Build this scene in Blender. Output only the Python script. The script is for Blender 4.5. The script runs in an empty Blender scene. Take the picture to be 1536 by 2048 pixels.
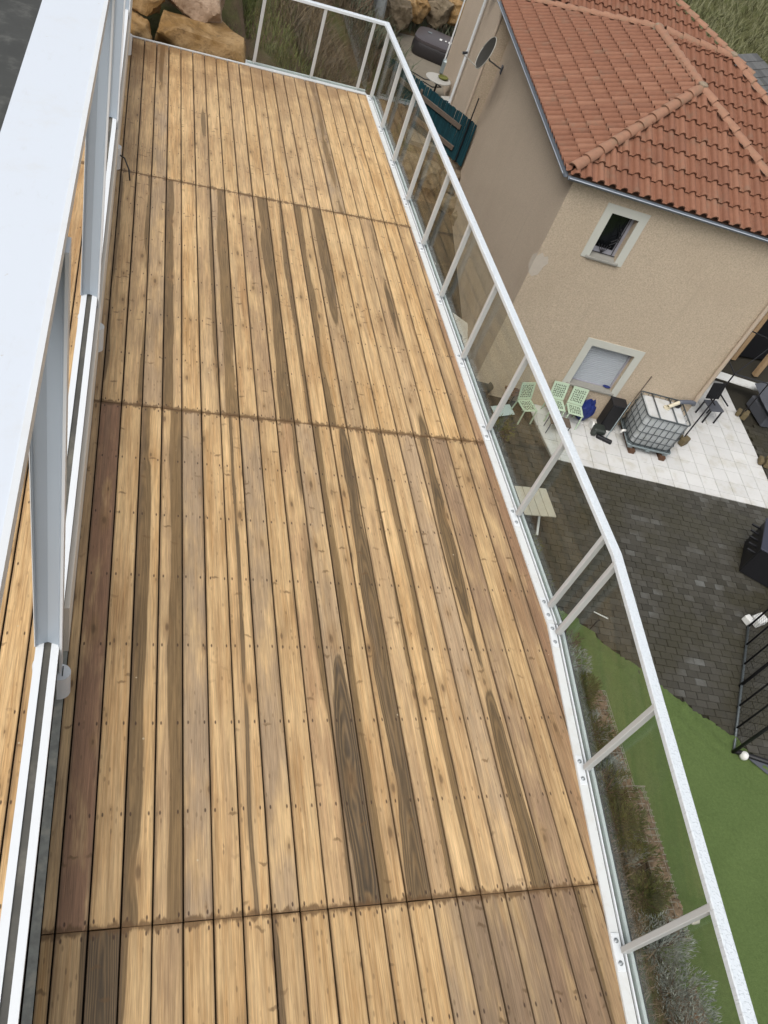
import bpy, bmesh, math, random
from mathutils import Vector, Matrix, noise
R_ = math.radians
random.seed(7)
scene = bpy.context.scene
COL = scene.collection

# ------------------------------------------------------------------ camera, sky, sun, exposure
cam_d = bpy.data.cameras.new('camera')
cam = bpy.data.objects.new('camera', cam_d); COL.objects.link(cam)
cam_d.sensor_fit = 'VERTICAL'; cam_d.sensor_height = 24.0
cam_d.lens = 24.0 * 1623.58 / 2048.0
cam_d.clip_start = 0.05; cam_d.clip_end = 2000
CR = Matrix(((0.94315941, -0.06993266, -0.32489961),
             (-0.15592335, 0.77022383, -0.61841989),
             (0.29349317, 0.63392797, 0.71553972)))
CAM = Vector((0, 0, 4.5))
cam.matrix_world = Matrix.Translation(CAM) @ CR.to_4x4()
scene.camera = cam

world = bpy.data.worlds.new('World'); scene.world = world; world.use_nodes = True
wn = world.node_tree; wn.nodes.clear()
SUN_EL, SUN_AZ = R_(54), R_(229)          # azimuth measured clockwise from +Y: high, behind and slightly left
sky = wn.nodes.new('ShaderNodeTexSky'); sky.sky_type = 'NISHITA'; sky.sun_disc = False
sky.sun_elevation = SUN_EL; sky.sun_rotation = SUN_AZ
sky.air_density = 1.0; sky.dust_density = 4.0; sky.ozone_density = 1.0
hs = wn.nodes.new('ShaderNodeHueSaturation'); hs.inputs['Saturation'].default_value = 0.22
bg = wn.nodes.new('ShaderNodeBackground'); bg.inputs['Strength'].default_value = 0.15
wo = wn.nodes.new('ShaderNodeOutputWorld')
wn.links.new(sky.outputs[0], hs.inputs['Color']); wn.links.new(hs.outputs[0], bg.inputs['Color'])
wn.links.new(bg.outputs[0], wo.inputs['Surface'])

sun_d = bpy.data.lights.new('sun', 'SUN'); sun_d.energy = 1.0; sun_d.angle = R_(35); sun_d.color = (1.0, 0.97, 0.93)
sun = bpy.data.objects.new('sun', sun_d); COL.objects.link(sun)
sd = Vector((math.sin(SUN_AZ) * math.cos(SUN_EL), math.cos(SUN_AZ) * math.cos(SUN_EL), math.sin(SUN_EL)))
sun.rotation_euler = sd.to_track_quat('Z', 'Y').to_euler()

vs = scene.view_settings
vs.view_transform = 'Standard'; vs.look = 'None'; vs.gamma = 1.0; vs.use_curve_mapping = False
vs.exposure = 0.38
scene.render.engine = 'CYCLES'
scene.cycles.max_bounces = 5; scene.cycles.diffuse_bounces = 3; scene.cycles.glossy_bounces = 3; scene.cycles.transparent_max_bounces = 12

# ------------------------------------------------------------------ material helpers
class NT:
    def __init__(s, name):
        s.m = bpy.data.materials.new(name); s.m.use_nodes = True
        s.t = s.m.node_tree; s.t.nodes.clear()
        s.out = s.t.nodes.new('ShaderNodeOutputMaterial')
        s.b = s.t.nodes.new('ShaderNodeBsdfPrincipled')
        s.t.links.new(s.b.outputs[0], s.out.inputs['Surface'])
    def L(s, a, b): s.t.links.new(a, b)
    def put(s, sock, v):
        if isinstance(v, bpy.types.NodeSocket): s.L(v, sock)
        elif v is not None: sock.default_value = v
    def math(s, op, a, b=None, c=None, clamp=False):
        n = s.t.nodes.new('ShaderNodeMath'); n.operation = op; n.use_clamp = clamp
        s.put(n.inputs[0], a)
        if b is not None: s.put(n.inputs[1], b)
        if c is not None: s.put(n.inputs[2], c)
        return n.outputs[0]
    def attr(s, name):
        n = s.t.nodes.new('ShaderNodeAttribute'); n.attribute_type = 'OBJECT'; n.attribute_name = name
        return n.outputs['Fac']
    def coord(s, kind='Object'):
        return s.t.nodes.new('ShaderNodeTexCoord').outputs[kind]
    def pos(s): return s.t.nodes.new('ShaderNodeNewGeometry').outputs['Position']
    def rnd(s): return s.t.nodes.new('ShaderNodeObjectInfo').outputs['Random']
    def sep(s, v):
        n = s.t.nodes.new('ShaderNodeSeparateXYZ'); s.L(v, n.inputs[0]); return n.outputs
    def comb(s, x=0.0, y=0.0, z=0.0):
        n = s.t.nodes.new('ShaderNodeCombineXYZ')
        s.put(n.inputs[0], x); s.put(n.inputs[1], y); s.put(n.inputs[2], z); return n.outputs[0]
    def noise(s, vec=None, scale=5.0, detail=3.0, rough=0.5, w=None, dist=0.0):
        n = s.t.nodes.new('ShaderNodeTexNoise')
        if w is not None:
            n.noise_dimensions = '1D'; s.put(n.inputs['W'], w)
        elif vec is not None: s.L(vec, n.inputs['Vector'])
        n.inputs['Scale'].default_value = scale; n.inputs['Detail'].default_value = detail
        n.inputs['Roughness'].default_value = rough; n.inputs['Distortion'].default_value = dist
        return n.outputs[0]
    def vor(s, vec, scale=5.0, dim='3D', feature='F1', rand=1.0):
        n = s.t.nodes.new('ShaderNodeTexVoronoi'); n.voronoi_dimensions = dim; n.feature = feature
        s.L(vec, n.inputs['Vector']); n.inputs['Scale'].default_value = scale
        n.inputs['Randomness'].default_value = rand
        return n
    def smooth(s, v, a, b, lo=0.0, hi=1.0):
        n = s.t.nodes.new('ShaderNodeMapRange'); n.interpolation_type = 'SMOOTHSTEP'
        s.L(v, n.inputs['Value'])
        s.put(n.inputs['From Min'], a); s.put(n.inputs['From Max'], b)
        n.inputs['To Min'].default_value = lo; n.inputs['To Max'].default_value = hi
        return n.outputs[0]
    def mix(s, f, a, b, mode='MIX'):
        n = s.t.nodes.new('ShaderNodeMix'); n.data_type = 'RGBA'; n.blend_type = mode
        s.put(n.inputs[0], f)
        for sock, v in ((n.inputs[6], a), (n.inputs[7], b)):
            if isinstance(v, (tuple, list)): v = (*v[:3], 1.0)
            s.put(sock, v)
        return n.outputs[2]
    def bump(s, h, strength=0.3, dist=0.01):
        n = s.t.nodes.new('ShaderNodeBump'); n.inputs['Strength'].default_value = strength
        n.inputs['Distance'].default_value = dist; s.L(h, n.inputs['Height'])
        s.L(n.outputs[0], s.b.inputs['Normal'])
    def fin(s, col, rough=0.6, spec=0.4, metal=0.0):
        if isinstance(col, (tuple, list)): col = (*col[:3], 1.0)
        s.put(s.b.inputs['Base Color'], col); s.put(s.b.inputs['Roughness'], rough)
        s.b.inputs['Specular IOR Level'].default_value = spec
        s.b.inputs['Metallic'].default_value = metal
        return s.m

def simple(name, col, rough=0.6, var=0.12, scale=6.0, bump=0.0, bscale=60.0, spec=0.4, metal=0.0, dirt=None, dirt_amt=0.4, dirt_scale=3.0, rndv=0.0):
    """base colour with noise variation, per-object variation, optional dirt patches"""
    n = NT(name); p = n.pos()
    f = n.noise(p, scale, 4.0, 0.6)
    lo = tuple(c * (1 - var) for c in col); hi = tuple(min(1, c * (1 + var)) for c in col)
    c = n.mix(f, lo, hi)
    if rndv:
        k = n.math('MULTIPLY_ADD', n.rnd(), 2 * rndv, 1 - rndv)
        c = n.mix(1.0, c, n.comb(k, k, k), 'MULTIPLY')
    if dirt:
        d = n.smooth(n.noise(p, dirt_scale, 5.0, 0.65), 0.48, 0.72)
        c = n.mix(n.math('MULTIPLY', d, dirt_amt), c, dirt)
    if bump: n.bump(n.noise(p, bscale, 3.0, 0.6), bump, 0.01)
    return n.fin(c, rough, spec, metal)

def wood_deck():
    n = NT('deck_wood'); o = n.coord('Object'); x, y, z = n.sep(o)[:]
    P = n.pos(); px, py, pz = n.sep(P)[:]
    seed = n.attr('seed'); hx = n.attr('hx'); hd = n.attr('hd'); hr = n.attr('hr')
    tone = n.attr('tone'); red = n.attr('red'); dark = n.attr('dark'); bl = n.attr('blen'); ss = n.attr('sspace')
    M = n.math
    n1 = n.noise(w=M('MULTIPLY_ADD', y, 0.55, M('MULTIPLY', seed, 171.3)), scale=1.0, detail=2.0)
    n2 = n.noise(w=M('MULTIPLY_ADD', y, 0.5, M('MULTIPLY', seed, 293.1)), scale=1.0, detail=1.0)
    sx = M('MULTIPLY', seed, 53.0)
    fine = n.noise(n.comb(M('MULTIPLY_ADD', x, 9.0, sx), M('MULTIPLY', y, 1.6), sx), 1.0, 4.0, 0.6)
    grain = n.noise(n.comb(M('MULTIPLY_ADD', x, 260.0, sx), M('MULTIPLY', y, 5.0), sx), 1.0, 3.0, 0.65)
    # knots and whorls (in plane of the board)
    kv = n.vor(n.comb(M('MULTIPLY_ADD', x, 6.0, M('MULTIPLY', seed, 131.0)), M('MULTIPLY_ADD', y, 2.2, M('MULTIPLY', seed, 77.0)), 0.0), 1.0, '2D')
    kd = kv.outputs['Distance']; kr = n.sep(kv.outputs['Color'])[0]
    kon = n.smooth(kr, 0.42, 0.70)
    ksz = M('MULTIPLY_ADD', n.sep(kv.outputs['Color'])[1], 1.1, 0.28)
    kd = M('DIVIDE', kd, ksz)
    dx = M('ADD', M('SUBTRACT', x, hx), M('MULTIPLY', M('SUBTRACT', n1, 0.5), 0.07))
    dz = M('ADD', M('MULTIPLY_ADD', y, n.attr('slp'), hd), M('MULTIPLY', M('SUBTRACT', n2, 0.5), 0.065))
    r = M('SQRT', M('ADD', M('MULTIPLY', dx, dx), M('MULTIPLY', dz, dz)))
    r = M('ADD', r, M('MULTIPLY', M('SUBTRACT', fine, 0.5), 0.016))
    bend = M('MULTIPLY', n.smooth(kd, 0.35, 0.0), M('MULTIPLY', kon, 0.010))
    r = M('ADD', r, bend)
    r2 = M('ADD', r, M('MULTIPLY', M('SUBTRACT', grain, 0.5), 0.006))
    heart = n.smooth(r2, M('ADD', hr, 0.003), M('SUBTRACT', hr, 0.002))
    halo = n.smooth(r, M('ADD', hr, 0.022), hr)
    hon = n.smooth(hr, 0.001, 0.01)
    ring = M('MULTIPLY_ADD', M('SINE', M('MULTIPLY', r, 6.2832 / 0.0085)), 0.5, 0.5)
    ring = M('POWER', ring, 1.6)
    streak = n.noise(n.comb(M('MULTIPLY_ADD', x, 38.0, sx), M('MULTIPLY', y, 0.9), M('MULTIPLY', seed, 19.0)), 1.0, 3.0, 0.55)
    blotch = n.noise(n.comb(M('MULTIPLY_ADD', x, 7.0, sx), M('MULTIPLY', y, 1.5), M('MULTIPLY', seed, 91.0)), 1.0, 4.0, 0.6)
    weath = n.noise(P, 0.55, 4.0, 0.6)
    sapA = (0.69, 0.478, 0.245); sapB = (0.475, 0.282, 0.116)
    col = n.mix(n.smooth(n.math('ADD', M('MULTIPLY', blotch, 0.6), M('MULTIPLY', streak, 0.5)), 0.38, 0.75), sapA, sapB)
    gm = M('MULTIPLY', tone, n.smooth(blotch, 0.25, 0.6))
    col = n.mix(M('MULTIPLY', gm, 0.8), col, (0.375, 0.285, 0.195))
    col = n.mix(M('MULTIPLY', n.smooth(weath, 0.45, 0.75), 0.22), col, (0.40, 0.29, 0.18))
    col = n.mix(M('MULTIPLY', red, n.smooth(n.math('ADD', blotch, M('MULTIPLY', red, 0.16)), 0.36, 0.66)), col, (0.29, 0.165, 0.098))
    col = n.mix(M('MULTIPLY', M('MULTIPLY', halo, hon), 0.35), col, (0.30, 0.20, 0.10))
    hcol = n.mix(M('ADD', dark, M('MULTIPLY', M('SUBTRACT', blotch, 0.5), 0.7), clamp=True), (0.205, 0.130, 0.056), (0.048, 0.035, 0.022))
    hcol = n.mix(M('MULTIPLY', ring, 0.75), hcol, n.mix(0.5, hcol, (0.36, 0.235, 0.11)))
    col = n.mix(M('MULTIPLY', heart, 0.92), col, hcol)
    # ring contrast in sapwood, grain
    col = n.mix(M('MULTIPLY', ring, M('MULTIPLY_ADD', n.smooth(streak, 0.4, 0.7), 0.28, 0.10)), col, n.mix(1.0, col, (0.62, 0.52, 0.42), 'MULTIPLY'))
    cup = n.noise(n.comb(M('MULTIPLY_ADD', x, 11.0, M('MULTIPLY', seed, 67.0)), M('MULTIPLY', y, 0.35), 0.0), 1.0, 2.0, 0.5)
    col = n.mix(n.smooth(cup, 0.50, 0.80, 0.0, 0.55), col, n.mix(0.5, (0.30, 0.225, 0.15), n.mix(1.0, col, (0.66, 0.60, 0.55), 'MULTIPLY')))
    g = M('MULTIPLY_ADD', grain, 0.80, 0.60)
    col = n.mix(1.0, col, n.comb(g, g, g), 'MULTIPLY')
    # resin streaks of rusty brown
    rs = n.smooth(n.noise(n.comb(M('MULTIPLY_ADD', x, 55.0, sx), M('MULTIPLY', y, 1.4), M('MULTIPLY', seed, 7.0)), 1.0, 2.0, 0.5), 0.70, 0.78)
    col = n.mix(M('MULTIPLY', rs, 0.45), col, (0.20, 0.10, 0.035))
    # knots
    col = n.mix(M('MULTIPLY', M('MULTIPLY', n.smooth(kd, 0.30, 0.05), kon), 0.5), col, (0.28, 0.165, 0.07))
    col = n.mix(M('MULTIPLY', M('MULTIPLY', n.smooth(M('ADD', kd, M('MULTIPLY', M('SUBTRACT', grain, 0.5), 0.05)), 0.085, 0.03), kon), 0.7), col, (0.13, 0.075, 0.035))
    # small cross marks at whorls
    wv = n.vor(n.comb(M('MULTIPLY_ADD', x, 9.0, M('MULTIPLY', seed, 31.0)), M('MULTIPLY_ADD', y, 22.0, M('MULTIPLY', fine, 3.0)), 0.0), 1.0, '2D')
    wm = M('MULTIPLY', n.smooth(wv.outputs['Distance'], 0.32, 0.12), n.smooth(n.sep(wv.outputs['Color'])[1], 0.86, 0.90))
    wm = M('MULTIPLY', wm, n.smooth(n.noise(w=M('MULTIPLY_ADD', y, 2.6, M('MULTIPLY', seed, 43.0)), scale=1.0, detail=1.0), 0.45, 0.6))
    col = n.mix(M('MULTIPLY', wm, 0.65), col, (0.15, 0.085, 0.035))
    fib = n.noise(n.comb(M('MULTIPLY_ADD', x, 85.0, sx), M('MULTIPLY', y, 3.2), M('MULTIPLY', seed, 37.0)), 1.0, 4.0, 0.7)
    fk = M('MULTIPLY_ADD', n.smooth(fib, 0.30, 0.72), 0.50, 0.74)
    col = n.mix(0.85, col, n.mix(1.0, col, n.comb(fk, M('MULTIPLY', fk, 0.985), M('MULTIPLY', fk, 0.96)), 'MULTIPLY'))
    pit = n.vor(n.comb(M('MULTIPLY_ADD', x, 42.0, M('MULTIPLY', seed, 61.0)), M('MULTIPLY', y, 15.0), 0.0), 1.0, '2D')
    pm = M('MULTIPLY', n.smooth(pit.outputs['Distance'], 0.30, 0.12), n.smooth(n.sep(pit.outputs['Color'])[0], 0.84, 0.90))
    pm = M('MULTIPLY', pm, n.smooth(blotch, 0.35, 0.6))
    col = n.mix(M('MULTIPLY', pm, 0.5), col, (0.14, 0.085, 0.04))
    dimk = M('SUBTRACT', 1.0, n.attr('dim'))
    col = n.mix(1.0, col, n.comb(dimk, dimk, dimk), 'MULTIPLY')
    # hairline checks and darker board edges
    ck = n.noise(n.comb(M('MULTIPLY_ADD', x, 190.0, sx), M('MULTIPLY', y, 1.7), M('MULTIPLY', seed, 23.0)), 1.0, 2.0, 0.5)
    ckm = M('MULTIPLY', n.smooth(ck, 0.64, 0.74), n.smooth(blotch, 0.42, 0.62))
    col = n.mix(M('MULTIPLY', ckm, 0.6), col, (0.11, 0.065, 0.032))
    hw = n.attr('bwid')
    ed = M('SUBTRACT', hw, M('ABSOLUTE', x))
    edm = n.smooth(M('SUBTRACT', ed, M('MULTIPLY', M('SUBTRACT', streak, 0.5), 0.03)), 0.013, 0.0)
    col = n.mix(M('MULTIPLY', edm, 0.55), col, (0.13, 0.085, 0.05))
    # screws: two per joist
    dy = M('ABSOLUTE', M('SUBTRACT', M('FLOORED_MODULO', M('ADD', M('SUBTRACT', y, 0.035), M('MULTIPLY', ss, 0.5)), ss), M('MULTIPLY', ss, 0.5)))
    jit = M('MULTIPLY', M('SUBTRACT', n.noise(w=M('MULTIPLY_ADD', M('ROUND', M('DIVIDE', y, ss)), 3.7, M('MULTIPLY', seed, 211.0)), scale=1.0, detail=0.0), 0.5), 0.03)
    dxs = M('ABSOLUTE', M('SUBTRACT', M('ABSOLUTE', M('ADD', x, jit)), 0.047))
    ds = M('SQRT', M('ADD', M('MULTIPLY', dxs, dxs), M('MULTIPLY', M('MULTIPLY', dy, 0.42), M('MULTIPLY', dy, 0.42))))
    sm = n.smooth(ds, 0.0068, 0.0030)
    col = n.mix(M('MULTIPLY', sm, 0.85), col, (0.045, 0.022, 0.012))
    # wet brown stain along the butt joints
    de = M('MINIMUM', y, M('SUBTRACT', bl, y))
    sn = n.noise(n.comb(M('MULTIPLY', px, 30.0), M('MULTIPLY', py, 6.0), 0.0), 1.0, 4.0, 0.65)
    em = n.smooth(M('SUBTRACT', de, M('MULTIPLY', M('SUBTRACT', sn, 0.42), 0.11)), 0.022, 0.0)
    col = n.mix(M('MULTIPLY', em, 0.8), col, (0.11, 0.058, 0.022))
    # damp brown zone at the far end
    fe = M('MULTIPLY', n.smooth(py, 9.9, 11.5), n.smooth(n.noise(P, 2.2, 5.0, 0.65), 0.28, 0.62))
    col = n.mix(M('MULTIPLY', fe, 0.7), col, (0.20, 0.105, 0.042))
    # light paint or dirt specks
    sp = n.vor(P, 4.5, '3D'); spm = n.smooth(sp.outputs['Distance'], 0.035, 0.02)
    col = n.mix(M('MULTIPLY', spm, 0.6), col, (0.55, 0.47, 0.33))
    h = M('ADD', M('MULTIPLY', grain, 0.6), M('ADD', M('MULTIPLY', ring, 0.25), M('MULTIPLY', sm, -1.5)))
    n.bump(h, 0.28, 0.004)
    rg = n.smooth(weath, 0.3, 0.7, 0.36, 0.56)
    return n.fin(col, rg, 0.38)

def white_paint(name, col=(0.66, 0.68, 0.69), rough=0.32, drops=0.0, dirt=0.25):
    n = NT(name); p = n.pos()
    d = n.smooth(n.noise(p, 5.0, 6.0, 0.7), 0.50, 0.80)
    c = n.mix(n.math('MULTIPLY', d, dirt), col, (0.50, 0.47, 0.41))
    sx_, sy_, sz_ = n.sep(p)[:]
    stn = n.noise(n.comb(n.math('MULTIPLY', sx_, 26.0), n.math('MULTIPLY', sy_, 9.0), n.math('MULTIPLY', sz_, 3.0)), 1.0, 5.0, 0.75)
    c = n.mix(n.math('MULTIPLY', n.smooth(stn, 0.56, 0.78), dirt), c, (0.42, 0.40, 0.37))
    d2 = n.smooth(n.noise(p, 42.0, 2.0, 0.5), 0.74, 0.80)
    c = n.mix(n.math('MULTIPLY', d2, dirt * 1.4), c, (0.33, 0.25, 0.15))
    if drops:
        x, y, z = n.sep(p)[:]
        q = n.comb(x, y, 0.0)
        m = n.noise(q, 70.0, 2.0, 0.5)
        h = n.smooth(m, 0.52, 0.62)
        n.bump(h, drops, 0.004)
        c = n.mix(n.math('MULTIPLY', h, 0.16), c, (0.52, 0.57, 0.60))
    return n.fin(c, rough, 0.5)

def glass_mat():
    n = NT('railing_glass'); t = n.t
    tr = t.nodes.new('ShaderNodeBsdfTransparent'); tr.inputs['Color'].default_value = (0.90, 0.925, 0.905, 1)
    gl = t.nodes.new('ShaderNodeBsdfGlossy'); gl.inputs['Roughness'].default_value = 0.015
    df = t.nodes.new('ShaderNodeBsdfDiffuse'); df.inputs['Color'].default_value = (0.55, 0.55, 0.52, 1)
    lw = t.nodes.new('ShaderNodeLayerWeight'); lw.inputs['Blend'].default_value = 0.5
    fr = n.math('MULTIPLY_ADD', n.math('POWER', lw.outputs['Facing'], 5.0), 0.72, 0.034)
    m1 = t.nodes.new('ShaderNodeMixShader'); m2 = t.nodes.new('ShaderNodeMixShader')
    n.L(fr, m1.inputs[0]); n.L(tr.outputs[0], m1.inputs[1]); n.L(gl.outputs[0], m1.inputs[2])
    d = n.math('MULTIPLY', n.smooth(n.noise(n.pos(), 6.0, 6.0, 0.7), 0.45, 0.8), 0.03)
    n.L(d, m2.inputs[0]); n.L(m1.outputs[0], m2.inputs[1]); n.L(df.outputs[0], m2.inputs[2])
    n.L(m2.outputs[0], n.out.inputs['Surface'])
    return n.m

def stucco(name, col, bs=38.0):
    n = NT(name); p = n.pos()
    a = n.noise(p, bs, 4.0, 0.7); b = n.noise(p, 0.7, 4.0, 0.55)
    c = n.mix(n.smooth(a, 0.3, 0.7), tuple(v * 0.80 for v in col), tuple(v * 1.13 for v in col))
    c = n.mix(n.math('MULTIPLY', n.smooth(b, 0.42, 0.75), 0.30), c, tuple(v * f for v, f in zip(col, (0.80, 0.78, 0.76))))
    # rain streaks
    x, y, z = n.sep(p)[:]
    st = n.noise(n.comb(n.math('MULTIPLY', x, 7.0), n.math('MULTIPLY', y, 7.0), n.math('MULTIPLY', z, 0.35)), 1.0, 3.0, 0.6)
    c = n.mix(n.math('MULTIPLY', n.smooth(st, 0.55, 0.78), 0.22), c, tuple(v * 0.66 for v in col))
    n.bump(a, 0.9, 0.03)
    return n.fin(c, 0.9, 0.2)

def roof_tile_mat():
    n = NT('roof_terracotta'); p = n.pos(); r = n.rnd()
    f = n.noise(p, 9.0, 5.0, 0.65)
    c = n.mix(f, (0.155, 0.064, 0.037), (0.265, 0.122, 0.072))
    c = n.mix(n.smooth(r, 0.45, 1.0, 0.0, 0.32), c, (0.32, 0.170, 0.108))
    c = n.mix(n.smooth(r, 0.3, 0.0, 0.0, 0.3), c, (0.15, 0.072, 0.048))
    c = n.mix(n.math('MULTIPLY', n.smooth(n.noise(p, 2.3, 6.0, 0.7), 0.52, 0.74), 0.45), c, (0.17, 0.135, 0.095))
    n.bump(n.noise(p, 70.0, 3.0, 0.6), 0.25, 0.01)
    return n.fin(c, 0.75, 0.3)

def rock_mat(name, c1, c2, c3):
    n = NT(name); p = n.coord('Object')
    a = n.noise(p, 2.4, 8.0, 0.65, dist=0.6); b = n.noise(p, 9.0, 6.0, 0.7)
    c = n.mix(n.smooth(a, 0.35, 0.65), c1, c2)
    c = n.mix(n.math('MULTIPLY', n.smooth(b, 0.5, 0.72), 0.75), c, c3)
    n.bump(n.math('ADD', n.math('MULTIPLY', a, 1.0), n.math('MULTIPLY', b, 0.5)), 0.8, 0.06)
    return n.fin(c, 0.85, 0.25)

def ground_mat():
    n = NT('ground_soil'); p = n.pos(); x, y, z = n.sep(p)[:]
    a = n.noise(p, 0.55, 6.0, 0.65); b = n.noise(p, 5.0, 6.0, 0.7)
    soil = n.mix(b, (0.055, 0.040, 0.026), (0.15, 0.105, 0.065))
    grass = n.mix(b, (0.035, 0.047, 0.015), (0.125, 0.125, 0.045))
    gm = n.smooth(a, 0.42, 0.58)
    far = n.smooth(y, 38.0, 46.0)
    gm = n.math('MAXIMUM', gm, n.math('MULTIPLY', far, 0.85))
    c = n.mix(gm, soil, grass)
    n.bump(b, 0.8, 0.08)
    return n.fin(c, 0.95, 0.15)

def foliage(name, c1, c2, rough=0.65):
    n = NT(name); p = n.pos()
    f = n.noise(p, 7.0, 4.0, 0.7); g = n.noise(p, 45.0, 2.0, 0.6)
    c = n.mix(n.smooth(n.math('ADD', n.math('MULTIPLY', f, 0.6), n.math('MULTIPLY', g, 0.5)), 0.35, 0.75), c1, c2)
    n.b.inputs['Subsurface Weight'].default_value = 0.0
    return n.fin(c, rough, 0.25)

def paving_mat():
    n = NT('paving_block'); p = n.pos(); r = n.rnd()
    a = n.noise(p, 0.9, 5.0, 0.6); b = n.noise(p, 24.0, 4.0, 0.7)
    ga = n.t.nodes.new('ShaderNodeAttribute'); ga.attribute_name = 'brnd'
    k = n.math('FRACT', n.math('ADD', ga.outputs['Fac'], r))
    c = n.mix(k, (0.040, 0.037, 0.028), (0.068, 0.063, 0.051))
    c = n.mix(n.math('MULTIPLY', n.smooth(k, 0.68, 1.05), n.smooth(a, 0.48, 0.70)), c, (0.13, 0.132, 0.122))
    c = n.mix(n.math('MULTIPLY', n.smooth(a, 0.58, 0.38), 0.7), c, (0.045, 0.040, 0.022))
    c = n.mix(1.0, c, n.mix(b, (0.7, 0.7, 0.7), (1.25, 1.25, 1.25)), 'MULTIPLY')
    n.bump(b, 0.5, 0.01)
    return n.fin(c, n.smooth(a, 0.35, 0.65, 0.42, 0.75), 0.35)

def turf_mat():
    n = NT('artificial_turf'); p = n.pos()
    a = n.noise(p, 0.8, 5.0, 0.6); b = n.noise(p, 130.0, 3.0, 0.7)
    c = n.mix(a, (0.104, 0.156, 0.056), (0.152, 0.212, 0.082))
    q = n.noise(p, 17.0, 5.0, 0.8)
    c = n.mix(1.0, c, n.mix(q, (0.55, 0.58, 0.5), (1.4, 1.38, 1.3)), 'MULTIPLY')
    c = n.mix(1.0, c, n.mix(b, (0.66, 0.66, 0.6), (1.3, 1.3, 1.25)), 'MULTIPLY')
    n.bump(n.math('ADD', b, q), 0.8, 0.03)
    return n.fin(c, 0.9, 0.15)

def translucent_plastic():
    n = NT('tank_plastic'); p = n.pos()
    z = n.sep(n.coord('Object'))[2]
    c = n.mix(n.noise(p, 4.0, 4.0, 0.6), (0.36, 0.38, 0.385), (0.48, 0.50, 0.505))
    c = n.mix(n.math('MULTIPLY', n.smooth(n.noise(p, 6.0, 5.0, 0.7), 0.5, 0.75), 0.5), c, (0.25, 0.26, 0.20))
    return n.fin(c, 0.4, 0.4)

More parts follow.
